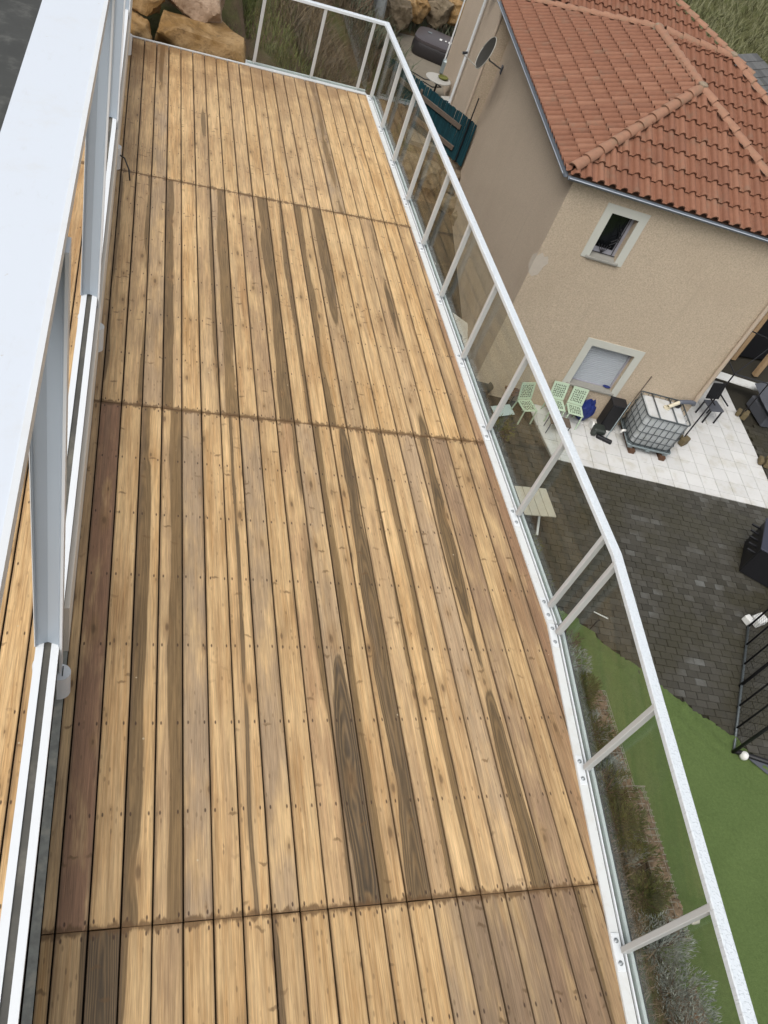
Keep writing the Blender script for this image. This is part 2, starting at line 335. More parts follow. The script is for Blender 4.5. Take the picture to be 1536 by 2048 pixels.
MT = dict(
    wood=wood_deck(),
    white=white_paint('white_powder_coat'),
    cap=white_paint('white_cap_wet', (0.60, 0.64, 0.67), 0.22, 0.6, 0.08),
    plate=white_paint('white_edge_plate', (0.62, 0.63, 0.62), 0.35, 0.0, 0.6),
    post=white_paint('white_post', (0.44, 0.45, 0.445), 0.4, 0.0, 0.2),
    beam=white_paint('white_beam', (0.56, 0.60, 0.65), 0.35, 0.0, 0.26),
    alu=simple('grey_blue_aluminium', (0.34, 0.385, 0.43), 0.4, 0.05, 2.0, spec=0.4),
    cream=simple('cream_panel', (0.74, 0.67, 0.57), 0.6, 0.06, 3.0),
    galv=simple('wet_metal_strip', (0.34, 0.34, 0.30), 0.35, 0.5, 22.0, dirt=(0.50, 0.47, 0.38), dirt_amt=0.8, dirt_scale=11.0),
    rubber=simple('black_rubber', (0.032, 0.031, 0.028), 0.6, 0.4, 9.0),
    groove=simple('rubber_groove', (0.075, 0.072, 0.062), 0.6, 0.4, 6.0, dirt=(0.20, 0.18, 0.14), dirt_amt=0.5),
    bolt=simple('grey_bolt', (0.34, 0.36, 0.37), 0.35, 0.2, 30.0, metal=0.6),
    glass=glass_mat(),
    under=simple('deck_underside', (0.020, 0.014, 0.010), 0.9, 0.3, 5.0),
    roofdark=simple('dark_roof_sheet', (0.040, 0.041, 0.037), 0.55, 0.4, 1.6, dirt=(0.10, 0.10, 0.09), dirt_amt=0.7, dirt_scale=4.0),
    wall=stucco('house_stucco', (0.565, 0.462, 0.342), 32.0),
    wall_side=stucco('house_side_stucco', (0.565, 0.462, 0.355), 60.0),
    patch=simple('grey_patch_render', (0.50, 0.44, 0.365), 0.9, 0.12, 9.0, bump=0.4),
    trim=simple('window_trim_paint', (0.53, 0.53, 0.47), 0.8, 0.06, 5.0),
    sill=simple('grey_stone_sill', (0.27, 0.26, 0.23), 0.8, 0.15, 14.0, bump=0.2),
    shutter=simple('shutter_slats', (0.40, 0.43, 0.46), 0.5, 0.04, 3.0),
    pane=simple('dark_window_glass', (0.006, 0.007, 0.008), 0.05, 0.1, 3.0, spec=0.5),
    winframe=simple('window_frame_grey', (0.33, 0.33, 0.37), 0.5, 0.05, 3.0),
    iron=simple('black_iron', (0.014, 0.014, 0.017), 0.45, 0.2, 12.0),
    zinc=simple('zinc_gutter', (0.21, 0.235, 0.265), 0.38, 0.25, 5.0, metal=0.5),
    zinc_hi=simple('zinc_lip', (0.50, 0.54, 0.60), 0.3, 0.15, 8.0, metal=0.4),
    tile=roof_tile_mat(), captile=simple('ridge_terracotta', (0.28, 0.145, 0.090), 0.8, 0.25, 7.0, bump=0.2, dirt=(0.19, 0.14, 0.09), dirt_amt=0.6, dirt_scale=4.0),
    sheath=simple('roof_sheathing', (0.13, 0.075, 0.052), 0.9, 0.3, 8.0),
    mortar=simple('ridge_mortar', (0.24, 0.185, 0.13), 0.9, 0.25, 20.0, bump=0.6),
    pipe_beige=simple('beige_downpipe', (0.47, 0.385, 0.30), 0.5, 0.06, 4.0),
    pipe_grey=simple('grey_pvc', (0.10, 0.11, 0.135), 0.4, 0.1, 5.0),
    pipe_cream=simple('cream_pvc', (0.58, 0.53, 0.40), 0.5, 0.1, 5.0),
    slate=simple('slate_roof', (0.095, 0.095, 0.092), 0.75, 0.3, 12.0, rndv=0.3),
    ground=ground_mat(), turf=turf_mat(), paving=paving_mat(),
    joint=simple('paving_joint', (0.030, 0.026, 0.017), 0.95, 0.4, 20.0),
    ptile=simple('white_patio_tile', (0.60, 0.595, 0.575), 0.55, 0.07, 3.0, dirt=(0.40, 0.37, 0.28), dirt_amt=0.5, dirt_scale=2.1, rndv=0.05),
    grout=simple('patio_grout', (0.24, 0.225, 0.19), 0.95, 0.3, 6.0),
    rock=rock_mat('ochre_boulder', (0.22, 0.125, 0.042), (0.38, 0.25, 0.12), (0.10, 0.06, 0.03)),
    rock2=rock_mat('pink_boulder', (0.31, 0.21, 0.135), (0.43, 0.31, 0.22), (0.17, 0.10, 0.055)),
    rock3=rock_mat('grey_field_stone', (0.13, 0.10, 0.062), (0.23, 0.18, 0.12), (0.07, 0.06, 0.035)),
    gravel=simple('gabion_stone', (0.185, 0.125, 0.082), 0.9, 0.45, 10.0, rndv=0.3),
    slab=simple('pale_stone_slab', (0.52, 0.48, 0.41), 0.85, 0.15, 9.0),
    grass=foliage('grass_blades', (0.050, 0.065, 0.016), (0.17, 0.18, 0.06)),
    dry=foliage('dry_stems', (0.060, 0.040, 0.026), (0.17, 0.125, 0.080)),
    farbrush=foliage('hillside_scrub', (0.070, 0.078, 0.036), (0.20, 0.19, 0.10)),
    brush=foliage('grey_green_brush', (0.050, 0.060, 0.035), (0.13, 0.145, 0.095)),
    rosemary=foliage('rosemary_leaves', (0.030, 0.042, 0.010), (0.115, 0.130, 0.032)),
    lavender=foliage('lavender_leaves', (0.13, 0.145, 0.125), (0.36, 0.38, 0.345)),
    evergreen=foliage('evergreen_leaves', (0.010, 0.022, 0.006), (0.040, 0.072, 0.016)),
    olive=foliage('yellow_green_leaves', (0.06, 0.065, 0.016), (0.19, 0.19, 0.05)),
    bark=simple('bark', (0.10, 0.065, 0.045), 0.9, 0.5, 9.0, bump=0.6),
    bark2=simple('pale_bark', (0.20, 0.215, 0.215), 0.9, 0.4, 9.0, bump=0.6),
    wire=simple('gabion_wire', (0.30, 0.27, 0.22), 0.5, 0.3, 20.0, metal=0.3),
    soil=simple('reddish_gravel', (0.125, 0.062, 0.035), 0.95, 0.6, 28.0, bump=0.7, dirt=(0.34, 0.25, 0.15), dirt_amt=0.7, dirt_scale=20.0),
    teal=simple('teal_screen_slat', (0.006, 0.040, 0.052), 0.6, 0.3, 15.0, rndv=0.25),
    oldwood=simple('weathered_timber', (0.115, 0.088, 0.068), 0.85, 0.3, 12.0, bump=0.3, bscale=40.0),
    pine=simple('pine_timber', (0.40, 0.27, 0.15), 0.75, 0.2, 9.0),
    tablewood=simple('pale_table_top', (0.50, 0.455, 0.36), 0.6, 0.12, 8.0),
    spa=simple('black_vinyl', (0.030, 0.027, 0.028), 0.45, 0.2, 4.0),
    spa_top=simple('spa_cover_vinyl', (0.068, 0.058, 0.060), 0.4, 0.15, 4.0),
    mosaic=simple('pale_mosaic', (0.40, 0.39, 0.36), 0.5, 0.2, 30.0),
    chair=simple('pale_green_plastic', (0.44, 0.54, 0.40), 0.4, 0.05, 5.0),
    chairdk=simple('olive_hole_shade', (0.03, 0.035, 0.02), 0.5, 0.1, 5.0),
    bag=simple('blue_plastic_bag', (0.010, 0.022, 0.13), 0.4, 0.4, 12.0),
    tank=translucent_plastic(),
    tanktop=simple('tank_top_plastic', (0.56, 0.57, 0.57), 0.4, 0.06, 4.0, dirt=(0.30, 0.29, 0.2), dirt_amt=0.35),
    cage=simple('cage_steel', (0.10, 0.115, 0.12), 0.4, 0.2, 20.0, metal=0.4),
    steel=simple('light_steel', (0.28, 0.33, 0.34), 0.4, 0.15, 20.0, metal=0.5),
    rust=simple('rusty_block', (0.10, 0.052, 0.03), 0.9, 0.4, 20.0, bump=0.4),
    block=simple('mossy_concrete_block', (0.135, 0.105, 0.055), 0.95, 0.3, 22.0, bump=0.6),
    black=simple('matt_black', (0.010, 0.010, 0.012), 0.5, 0.3, 6.0),
    greyfab=simple('dark_grey_fabric', (0.085, 0.09, 0.105), 0.75, 0.12, 4.0, bump=0.2, bscale=120.0),
    navy=simple('navy_box', (0.030, 0.032, 0.050), 0.5, 0.15, 4.0),
    whitep=simple('white_plastic', (0.72, 0.72, 0.69), 0.45, 0.06, 6.0, dirt=(0.4, 0.36, 0.28), dirt_amt=0.3),
    dish=simple('grey_dish', (0.042, 0.040, 0.035), 0.5, 0.12, 6.0),
    dishrim=simple('dish_rim', (0.40, 0.385, 0.34), 0.5, 0.1, 6.0),
    brownfab=simple('brown_cushion', (0.13, 0.075, 0.048), 0.8, 0.25, 7.0),
    pot=simple('dark_green_pot', (0.030, 0.036, 0.030), 0.5, 0.2, 6.0),
    blue=simple('pale_blue_sheet', (0.42, 0.50, 0.48), 0.5, 0.1, 6.0),
    yellow=simple('yellow_broom_plastic', (0.25, 0.27, 0.10), 0.5, 0.1, 5.0),
)

# ------------------------------------------------------------------ mesh helpers
class MB:
    def __init__(s): s.v = []; s.f = []
    def add(s, vs, fs):
        k = len(s.v); s.v += [tuple(p) for p in vs]; s.f += [tuple(i + k for i in f) for f in fs]; return s
    def box(s, c, d, X=(1, 0, 0), Y=(0, 1, 0), Z=(0, 0, 1), ch=0.0):
        """box centred at c with full dims d along X,Y,Z; ch = chamfer"""
        X, Y, Z = Vector(X), Vector(Y), Vector(Z); c = Vector(c); h = [q / 2 for q in d]
        if ch <= 0:
            vs = [c + X * (h[0] * a) + Y * (h[1] * b) + Z * (h[2] * e) for e in (-1, 1) for b in (-1, 1) for a in (-1, 1)]
            return s.add(vs, [(0, 2, 3, 1), (4, 5, 7, 6), (0, 1, 5, 4), (2, 6, 7, 3), (0, 4, 6, 2), (1, 3, 7, 5)])
        # chamfered on the vertical and top edges: stacked rings
        ch = min(ch, h[0] * .9, h[1] * .9, h[2] * .9)
        def ring(hx, hy, z, k):
            pts = [(-hx + k, -hy), (hx - k, -hy), (hx, -hy + k), (hx, hy - k), (hx - k, hy), (-hx + k, hy), (-hx, hy - k), (-hx, -hy + k)]
            return [c + X * a + Y * b + Z * z for a, b in pts]
        rings = [ring(h[0] - ch, h[1] - ch, -h[2], ch * .4), ring(h[0], h[1], -h[2] + ch, ch), ring(h[0], h[1], h[2] - ch, ch), ring(h[0] - ch, h[1] - ch, h[2], ch * .4)]
        vs = sum(rings, []); fs = [tuple(range(7, -1, -1)), tuple(range(24, 32))]
        for k in range(3):
            for i in range(8):
                j = (i + 1) % 8; fs.append((k * 8 + i, k * 8 + j, k * 8 + 8 + j, k * 8 + 8 + i))
        return s.add(vs, fs)
    def bar(s, a, b, w, h, up=(0, 0, 1), ch=0.0):
        a, b = Vector(a), Vector(b); Y = (b - a); L = Y.length; Y.normalize()
        X = Y.cross(Vector(up))
        if X.length < 1e-4: X = Y.cross(Vector((1, 0, 0)))
        X.normalize(); Z = X.cross(Y)
        return s.box((a + b) / 2, (w, L, h), X, Y, Z, ch)
    def tube(s, pts, r, n=8, cap=True):
        pts = [Vector(p) for p in pts]; rs = r if isinstance(r, (list, tuple)) else [r] * len(pts)
        rings = []; prevX = None
        for i, p in enumerate(pts):
            d = (pts[min(i + 1, len(pts) - 1)] - pts[max(i - 1, 0)]).normalized()
            X = prevX - d * prevX.dot(d) if prevX is not None else d.cross(Vector((0, 0, 1)) if abs(d.z) < 0.9 else Vector((1, 0, 0)))
            X.normalize(); prevX = X; Y = d.cross(X)
            rings.append([p + (X * math.cos(t) + Y * math.sin(t)) * rs[i] for t in [2 * math.pi * k / n for k in range(n)]])
        vs = sum(rings, []); fs = []
        for k in range(len(pts) - 1):
            for i in range(n):
                j = (i + 1) % n; fs.append((k * n + i, k * n + j, k * n + n + j, k * n + n + i))
        if cap: fs += [tuple(range(n - 1, -1, -1)), tuple(range((len(pts) - 1) * n, len(pts) * n))]
        return s.add(vs, fs)
    def lathe(s, c, prof, n=24, sx=1.0, sy=1.0):
        c = Vector(c); vs = []; fs = []
        for r, z in prof:
            vs += [c + Vector((r * sx * math.cos(2 * math.pi * k / n), r * sy * math.sin(2 * math.pi * k / n), z)) for k in range(n)]
        for k in range(len(prof) - 1):
            for i in range(n):
                j = (i + 1) % n; fs.append((k * n + i, k * n + j, k * n + n + j, k * n + n + i))
        fs += [tuple(range(n - 1, -1, -1)), tuple(range((len(prof) - 1) * n, len(prof) * n))]
        return s.add(vs, fs)
    def quad(s, a, b, c, d): return s.add([a, b, c, d], [(0, 1, 2, 3)])
    def prism(s, poly, z0, z1):
        n = len(poly); vs = [(p[0], p[1], z0) for p in poly] + [(p[0], p[1], z1) for p in poly]
        return s.add(vs, [tuple(range(n - 1, -1, -1)), tuple(range(n, 2 * n))] + [(i, (i + 1) % n, n + (i + 1) % n, n + i) for i in range(n)])
    def mesh(s, name, smooth=False):
        m = bpy.data.meshes.new(name); m.from_pydata(s.v, [], s.f); m.update()
        if smooth:
            for p in m.polygons: p.use_smooth = True
        return m
    def build(s, name, mat, parent=None, smooth=False):
        return link(name, s.mesh(name, smooth), mat, parent)

def link(name, mesh, mat=None, parent=None):
    if mat is not None and not mesh.materials: mesh.materials.append(MT[mat] if isinstance(mat, str) else mat)
    o = bpy.data.objects.new(name, mesh); COL.objects.link(o)
    if parent is not None: o.parent = parent
    return o
def tag(o, label=None, cat=None, group=None, kind=None):
    if label: o['label'] = label
    if cat: o['category'] = cat
    if group: o['group'] = group
    if kind: o['kind'] = kind
    return o
def thing(name, loc, label, cat, group=None, rz=0.0):
    o = bpy.data.objects.new(name, None); COL.objects.link(o); o.location = loc; o.rotation_euler.z = rz
    o.empty_display_size = 0.2
    return tag(o, label, cat, group)
def smooth_by_angle(o, ang=35):
    m = o.data
    for p in m.polygons: p.use_smooth = True
    try: m.set_sharp_from_angle(angle=R_(ang))
    except Exception: pass
    return o

# ------------------------------------------------------------------ house frame of reference
GZ = -7.6
HB = Vector((11.91187, 14.22974, GZ)); HT = R_(-9.6)
HU = Vector((math.cos(HT), math.sin(HT), 0)); HV = Vector((-math.sin(HT), math.cos(HT), 0)); UP = Vector((0, 0, 1))
def G(u, v, w): return HB + HU * u + HV * v + UP * w

# ------------------------------------------------------------------ ground
def lerp(a, b, t): return a + (b - a) * t
def sst(a, b, x):
    t = max(0.0, min(1.0, (x - a) / (b - a))); return t * t * (3 - 2 * t)
def ground_z(x, y):
    low = lerp(-7.70, -6.42, sst(24.3, 25.3, y))
    foot = lerp(8.5, 8.0, sst(7.5, 9.0, y)); foot = lerp(foot, 8.6, sst(22, 30, y))
    top = lerp(1.4, 2.2, sst(11, 14, y))
    t = max(0.0, min(1.0, (x - top) / (foot - top)))
    z = lerp(-0.35, low + 0.35, t)
    z = lerp(z, low, sst(foot - 0.2, foot + 0.15, x))
    if y > 36: z = lerp(z, -6.4 + 0.05 * (y - 36), sst(36, 46, y)) if x > 9 else z
    if x < 1.4: z = -0.35 + lerp(0, 0.9, sst(11.9, 14.5, y))
    z += 0.12 * noise.noise(Vector((x * .6, y * .6, 0))) * sst(0, 1, t * (1 - t) * 4 + (0.6 if y > 25 else 0))
    return z
def make_ground():
    def axis(lo, hi, fine0, fine1, st, big):
        a = [];
        q = fine0
        while q < fine1: a.append(q); q += st
        left = []; q = fine0; d = st
        while q > lo: d *= 1.35; q -= d; left.append(q)
        right = []; q = a[-1]; d = st
        while q < hi: d *= 1.35; q += d; right.append(q)
        return left[::-1] + a + right
    xs = axis(-400, 400, -2.0, 20.0, 0.22, 0); ys = axis(-400, 500, -4.0, 40.0, 0.30, 0)
    vs = [(x, y, ground_z(x, y)) for y in ys for x in xs]; nx = len(xs)
    fs = [(j * nx + i, j * nx + i + 1, j * nx + nx + i + 1, j * nx + nx + i) for j in range(len(ys) - 1) for i in range(nx - 1)]
    o = MB().add(vs, fs).build('ground', 'ground', None, True); tag(o, kind='structure')
make_ground()

# ------------------------------------------------------------------ white patio of square tiles (setting)
TS = 0.452
patio = MB().prism([G(-1.9, 0.0, 0)[:2], G(-1.42, -1.93, 0)[:2], G(5.2, -1.93, 0)[:2], G(5.0, 3.2, 0)[:2], G(2.25, 3.2, 0)[:2], G(2.25, 0.0, 0)[:2]], GZ - 0.12, GZ - 0.008).build('patio', 'grout')
tag(patio, kind='structure')
def clip_poly(poly, a, b, c):
    """keep a*x+b*y<=c"""
    out = []
    for i in range(len(poly)):
        p, q = poly[i], poly[(i + 1) % len(poly)]; dp = a * p[0] + b * p[1] - c; dq = a * q[0] + b * q[1] - c
        if dp <= 0: out.append(p)
        if (dp < 0) != (dq < 0) and abs(dp - dq) > 1e-9:
            t = dp / (dp - dq); out.append((p[0] + (q[0] - p[0]) * t, p[1] + (q[1] - p[1]) * t))
    return out
tile_mesh = MB().box((0, 0, 0), (TS - 0.012, TS - 0.012, 0.024), ch=0.004).mesh('patio_tile')
tile_mesh.materials.append(MT['ptile'])
for i in range(-5, 12):
    for j in range(-5, 13):
        u0 = 0.15 + i * TS; v0 = -1.93 + 0.215 + j * TS - TS
        poly = [(u0, v0), (u0 + TS - .012, v0), (u0 + TS - .012, v0 + TS - .012), (u0, v0 + TS - .012)]
        full = list(poly)
        poly = clip_poly(poly, 0, -1, 1.925)
        poly = clip_poly(poly, 1, 0.039, 5.12) if poly else poly
        poly = clip_poly(poly, -1, -0.249, 1.89) if poly else poly
        cu, cv = u0 + TS / 2, v0 + TS / 2
        if not poly or len(poly) < 3: continue
        if cu < 2.25 + TS / 2 and v0 > -0.02: continue
        if cu < 2.25: poly = clip_poly(poly, 0, 1, -0.012)
        if not poly or len(poly) < 3: continue
        if v0 > 3.0: continue
        ar = abs(sum(poly[k][0] * poly[(k + 1) % len(poly)][1] - poly[(k + 1) % len(poly)][0] * poly[k][1] for k in range(len(poly)))) / 2
        if ar < 0.01: continue
        dz = random.uniform(-0.0015, 0.0015)
        if ar > 0.98 * (TS - .012) ** 2:
            o = link('tile', tile_mesh, None, patio); o.location = G(cu - .006, cv - .006, 0.006 + dz); o.rotation_euler.z = HT + random.uniform(-.002, .002)
        else:
            MB().prism([G(p[0], p[1], 0)[:2] for p in poly], GZ - 0.006, GZ + 0.018 + dz).build('tile', 'ptile', patio)

# ------------------------------------------------------------------ block paving (setting) and turf
pave = MB().prism([(7.9, 8.2), (9.35, 7.7), (13.4, 3.9), (18, 1.0), (24, 2.0), (24, 24.0), (7.9, 24.0)], GZ - 0.2, GZ - 0.055).build('paving', 'joint')
tag(pave, kind='structure')
def inv_house(x, y):
    d = Vector((x, y, 0)) - Vector((HB.x, HB.y, 0)); return d.dot(HU), d.dot(HV)
def in_paving(x, y):
    u, v = inv_house(x, y)
    if -3.5 < u < 2.3 and v > -0.1: return False
    if u > -1.75 and v > -1.97 and u < 5.15 and v < 3.2: return False
    if x < 8.15 + 0.3 * math.sin(y * 1.3): return False
    # lawn boundary
    if y < 7.9 - (x - 9.2) * 0.985: return False
    return y < 14.8 and x < 18.5
BW, BH = 0.262, 0.166
cand = []
PT = R_(-9.6); pu = Vector((math.cos(PT), math.sin(PT), 0)); pv = Vector((-math.sin(PT), math.cos(PT), 0))
for j in range(-80, 110):
    for i in range(-60, 80):
        off = (0.5 if j % 2 else 0.0) + 0.13 * math.sin(j * 1.7)
        p = Vector((11.0, 9.0, 0)) + pu * ((i + off) * BW) + pv * (j * BH)
        if not in_paving(p.x, p.y): continue
        c = CR.transposed() @ (Vector((p.x, p.y, GZ)) - CAM)
        px, py = 768 + 1623.58 * c.x / -c.z, 1024 - 1623.58 * c.y / -c.z
        if -40 < px < 1600 and -40 < py < 2100 and px > 1010: cand.append(((p - CAM).length, p, px))
cand.sort(key=lambda t: (t[2] < 1180 + 0, t[0]))
bmesh_block = MB().box((0, 0, 0), (BW - 0.010, BH - 0.010, 0.06), ch=0.006).mesh('paving_block'); bmesh_block.materials.append(MT['paving'])
rest = MB()
for k, (d, p, _) in enumerate(cand):
    dz = random.uniform(-0.004, 0.004); rz = PT + random.uniform(-.012, .012)
    if k < 300:
        o = link('paving_block', bmesh_block, None, pave); o.location = (p.x, p.y, GZ - 0.031 + dz); o.rotation_euler = (random.uniform(-.012, .012), random.uniform(-.012, .012), rz)
    else:
        X = Vector((math.cos(rz), math.sin(rz), random.uniform(-.01, .01))); Y = Vector((-math.sin(rz), math.cos(rz), random.uniform(-.01, .01)))
        rest.box((p.x, p.y, GZ - 0.031 + dz), (BW - .010, BH - .010, 0.06), X, Y, UP)
rest_o = tag(rest.build('paving_blocks', 'paving', pave), kind='stuff')
ba = rest_o.data.attributes.new('brnd', 'FLOAT', 'FACE')
vals = []
for _ in range(len(rest_o.data.polygons) // 6): vals += [random.random()] * 6
ba.data.foreach_set('value', vals)

def turf():
    vs = []; fs = []; idx = {}
    st = 0.08; xs = [8.6 + st * i for i in range(110)]; ys = [-2.5 + st * j for j in range(136)]
    def z(x, y):
        q = (x * 0.72 + y * 0.70); w = max(0.0, 1 - abs(y - (7.9 - (x - 9.2) * 0.985)) / 1.3)
        cr = noise.noise(Vector((q * 0.9, (x - y) * 3.0, 3.0)))
        dgl = x * .70 + y * .71; crs = (x - y) * .70
        ridge = max(0, .16 - abs(noise.noise(Vector((dgl * 3.2, crs * .55, 0.0))))) * .30 + max(0, .10 - abs(noise.noise(Vector((dgl * 1.1 + 5, crs * 2.3, 4.0))))) * .25
        return GZ + 0.012 + ridge * (0.30 + 1.6 * w) + 0.03 * cr * (0.3 + w)
    for j, y in enumerate(ys):
        for i, x in enumerate(xs):
            lim = 7.9 - (x - 9.2) * 0.985 + 0.05 * math.sin(x * 5) + .035 * noise.noise(Vector((x * 6, 0, 0)))
            yy = min(y, lim)
            if y - lim > st: continue
            idx[(i, j)] = len(vs); vs.append((x, yy, z(x, yy) if yy < lim - .001 else GZ + 0.016))
    for (i, j) in list(idx):
        q = [(i, j), (i + 1, j), (i + 1, j + 1), (i, j + 1)]
        if all(k in idx for k in q): fs.append(tuple(idx[k] for k in q))
    o = MB().add(vs, fs).build('lawn', 'turf', None, True); tag(o, kind='structure')
turf()

# ------------------------------------------------------------------ wooden deck
PITCH, X0 = 0.1497, 0.0675
JY = [-1.6, 1.088, 4.786, 8.224, 11.545]
def edge_x(y):
    return 3.163 - (2.9 - y) * 0.125 if y < 2.9 else lerp(3.163, 3.035, (y - 2.9) / (11.55 - 2.9))
deck = thing('wooden_deck', (1.5, 5, 0), 'long deck of wet brown pine boards inside the white railing', 'deck')
LOC = Matrix.Translation((-1.5, -5, 0))
bcache = {}
def board_mesh(L, w):
    key = (round(L, 4), round(w, 4))
    if key not in bcache:
        m = MB().box((0, L / 2, -0.0135), (w, L, 0.027), ch=0.0022).mesh('board'); m.materials.append(MT['wood']); bcache[key] = m
    return bcache[key]
SPEC = {  # (segment, column): hx, hd, hr, dark, tone, red
    (1, -1): dict(red=1.0, hr=0.0), (1, 0): dict(hr=0.035, hd=.05, tone=.1), (1, 1): dict(hx=-.045, hd=.05, hr=.072, dark=.4), (1, 2): dict(hx=.06, hd=.03, hr=.075, dark=.12),
    (1, 3): dict(tone=1.0), (1, 4): dict(tone=.1), (1, 5): dict(tone=0.1, hx=0.0, hd=.0, hr=.011, dark=.6), (1, 6): dict(tone=.9), (1, 7): dict(tone=.1), (1, 8): dict(tone=.3, red=.35), (1, 9): dict(hx=.01, hd=.055, hr=.090, slp=.021, dark=1.0, tone=.8, v=1),
    (1, 10): dict(hx=-.065, hd=.035, hr=.052, dark=.15), (1, 11): dict(hx=.02, hd=.045, hr=.078, slp=.006, dark=.75), (1, 12): dict(hx=.085, hd=.02, hr=.045, dark=.15), (1, 13): dict(tone=.1), (1, 14): dict(tone=.3),
    (1, 15): dict(tone=.9), (1, 16): dict(hx=.0, hd=.055, hr=.068, dark=.7, v=1), (1, 17): dict(tone=.9, red=.45), (1, 18): dict(tone=.2, red=.15), (1, 19): dict(tone=.4, red=.5), (1, 20): dict(tone=.5, red=.8),
    (2, 2): dict(hx=-.065, hd=.03, hr=.075, dark=.40, tone=.5), (2, 1): dict(tone=.8), (2, 3): dict(tone=.0), (2, 4): dict(tone=.5), (2, 5): dict(hx=.03, hd=.05, hr=.075, dark=.15, tone=.8), (2, 8): dict(hx=.03, hd=.05, hr=.080, dark=.35),
    (2, 9): dict(hx=.07, hd=.03, hr=.042, dark=.3), (2, 11): dict(hx=-.06, hd=.04, hr=.06, dark=.25), (2, 12): dict(hx=.03, hd=.085, hr=.078, slp=-.012, dark=.4, tone=.5), (2, 10): dict(tone=.0), (2, 16): dict(hx=.03, hd=.06, hr=.062, dark=.6),
    (2, 19): dict(tone=.2, red=.2), (2, 20): dict(red=.65, tone=.6), (2, 0): dict(tone=.5, hx=.07, hd=.03, hr=.045), (2, -1): dict(tone=.2),
    (3, 1): dict(tone=1, hx=.0, hd=.06, hr=.055, dark=.2), (3, 0): dict(tone=.3), (3, 14): dict(tone=1., hx=.02, hd=.05, hr=.055, dark=.1), (3, 11): dict(tone=.4), (3, 4): dict(tone=.4, hx=.03, hd=.05, hr=.045),
    (0, 0): dict(hx=.0, hd=.03, hr=.11, dark=.9), (0, -1): dict(hx=.08, hd=.02, hr=.045, dark=.5), (0, 6): dict(hx=-.09, hd=.01, hr=.045, dark=.45), (0, 12): dict(tone=.9), (0, 11): dict(tone=.0),
    (0, 13): dict(tone=1, red=.25), (0, 14): dict(tone=1, red=.3), (0, 15): dict(tone=1., red=.25), (0, 16): dict(tone=1, red=.55), (0, 17): dict(tone=1, red=.5), (0, 18): dict(tone=.5, red=.3),
}
rb = random.Random(21)
def add_board(seg, col, xl, xr, y0, y1):
    w = xr - xl - 0.0085; L = y1 - y0 - 0.004
    cx = (xl + xr) / 2
    r = edge_x(y0), edge_x(y1)
    m = board_mesh(L, w)
    if xr > min(r) - 0.001:
        if xl > max(r) + 0.02: return
        bm = bmesh.new(); bm.from_mesh(m)
        for (ya, yb) in ((-5, 2.9), (2.9, 12)):
            if y1 <= ya or y0 >= yb: continue
            a = Vector((edge_x(ya + .001) + 0.03 - cx, ya - y0, 0)); b = Vector((edge_x(yb - .001) + 0.03 - cx, yb - y0, 0))
            nrm = Vector((b.y - a.y, a.x - b.x, 0)).normalized()
            bmesh.ops.bisect_plane(bm, geom=bm.verts[:] + bm.edges[:] + bm.faces[:], plane_co=a, plane_no=nrm, clear_outer=True)
            es = [e for e in bm.edges if e.is_boundary]
            if es: bmesh.ops.holes_fill(bm, edges=es)
        if not bm.verts: bm.free(); return
        m = bpy.data.meshes.new('board'); bm.to_mesh(m); bm.free(); m.materials.append(MT['wood'])
    o = link('board', m, None, deck); o.matrix_parent_inverse = LOC
    o.location = (cx + rb.uniform(-.0008, .0008), y0 + 0.002 + rb.uniform(-.0015, .0015), rb.uniform(-.0012, .0012))
    o.rotation_euler = (0, rb.uniform(-.006, .006), rb.uniform(-.0004, .0004))
    d = dict(hx=rb.choice([-1, 1]) * rb.uniform(.03, .09), hd=rb.uniform(.03, .07), hr=0.0, dark=rb.uniform(0, .3), tone=rb.choice([0, 0, .1, .2, .5]), red=0.0)
    q = rb.random()
    if seg in (0, 1, 2, 4) and q < .38: d.update(hx=rb.choice([-1, 1]) * rb.uniform(.06, .085), hd=rb.uniform(.02, .04), hr=rb.uniform(.03, .048), dark=rb.uniform(.1, .45))
    elif seg in (0, 1, 2) and q < .46: d['red'] = rb.uniform(.1, .35)
    if seg == 3: d['tone'] = rb.choice([0, 0, 0, .2, .35])
    d['dim'] = rb.uniform(0, .14); d['slp'] = 0.0
    if seg == 0: d['dim'] = .10 + (.24 if col > 12 else rb.uniform(0, .1))
    if seg == 1 and col > 16: d['dim'] = .20
    d.update({k: v for k, v in SPEC.get((seg, col), {}).items() if k != 'v'})
    o['seed'] = rb.random(); nsp = max(1, round((L - .07) / .53)); o['blen'] = L; o['bwid'] = w / 2; o['sspace'] = (L - .07) / nsp
    for k in ('hx', 'hd', 'hr', 'dark', 'tone', 'red', 'dim', 'slp'): o[k] = float(d[k])
for seg in range(4):
    y0, y1 = JY[seg], JY[seg + 1]
    add_board(seg, -2, -0.146, X0 - PITCH, y0, y1)
    for c in range(-1, 21): add_board(seg, c, X0 + c * PITCH, X0 + (c + 1) * PITCH, y0, y1)
    if seg:
        for c in range(8): add_board(4 if seg == 1 else seg, -5 - c, -0.215 - (c + 1) * PITCH, -0.215 - c * PITCH, y0 - (0.9 if seg == 1 else 0), y1)
b = MB().prism([(-1.5, -1.6), (edge_x(-1.6), -1.6), (edge_x(2.9), 2.9), (edge_x(11.5), 11.53), (-1.5, 11.53)], -0.22, -0.045).build('subframe', 'under', deck); b.matrix_parent_inverse = LOC
b = MB().box((1.45, 11.565, -0.08), (3.2, 0.03, 0.175)).build('end_trim', 'plate', deck); b.matrix_parent_inverse = LOC

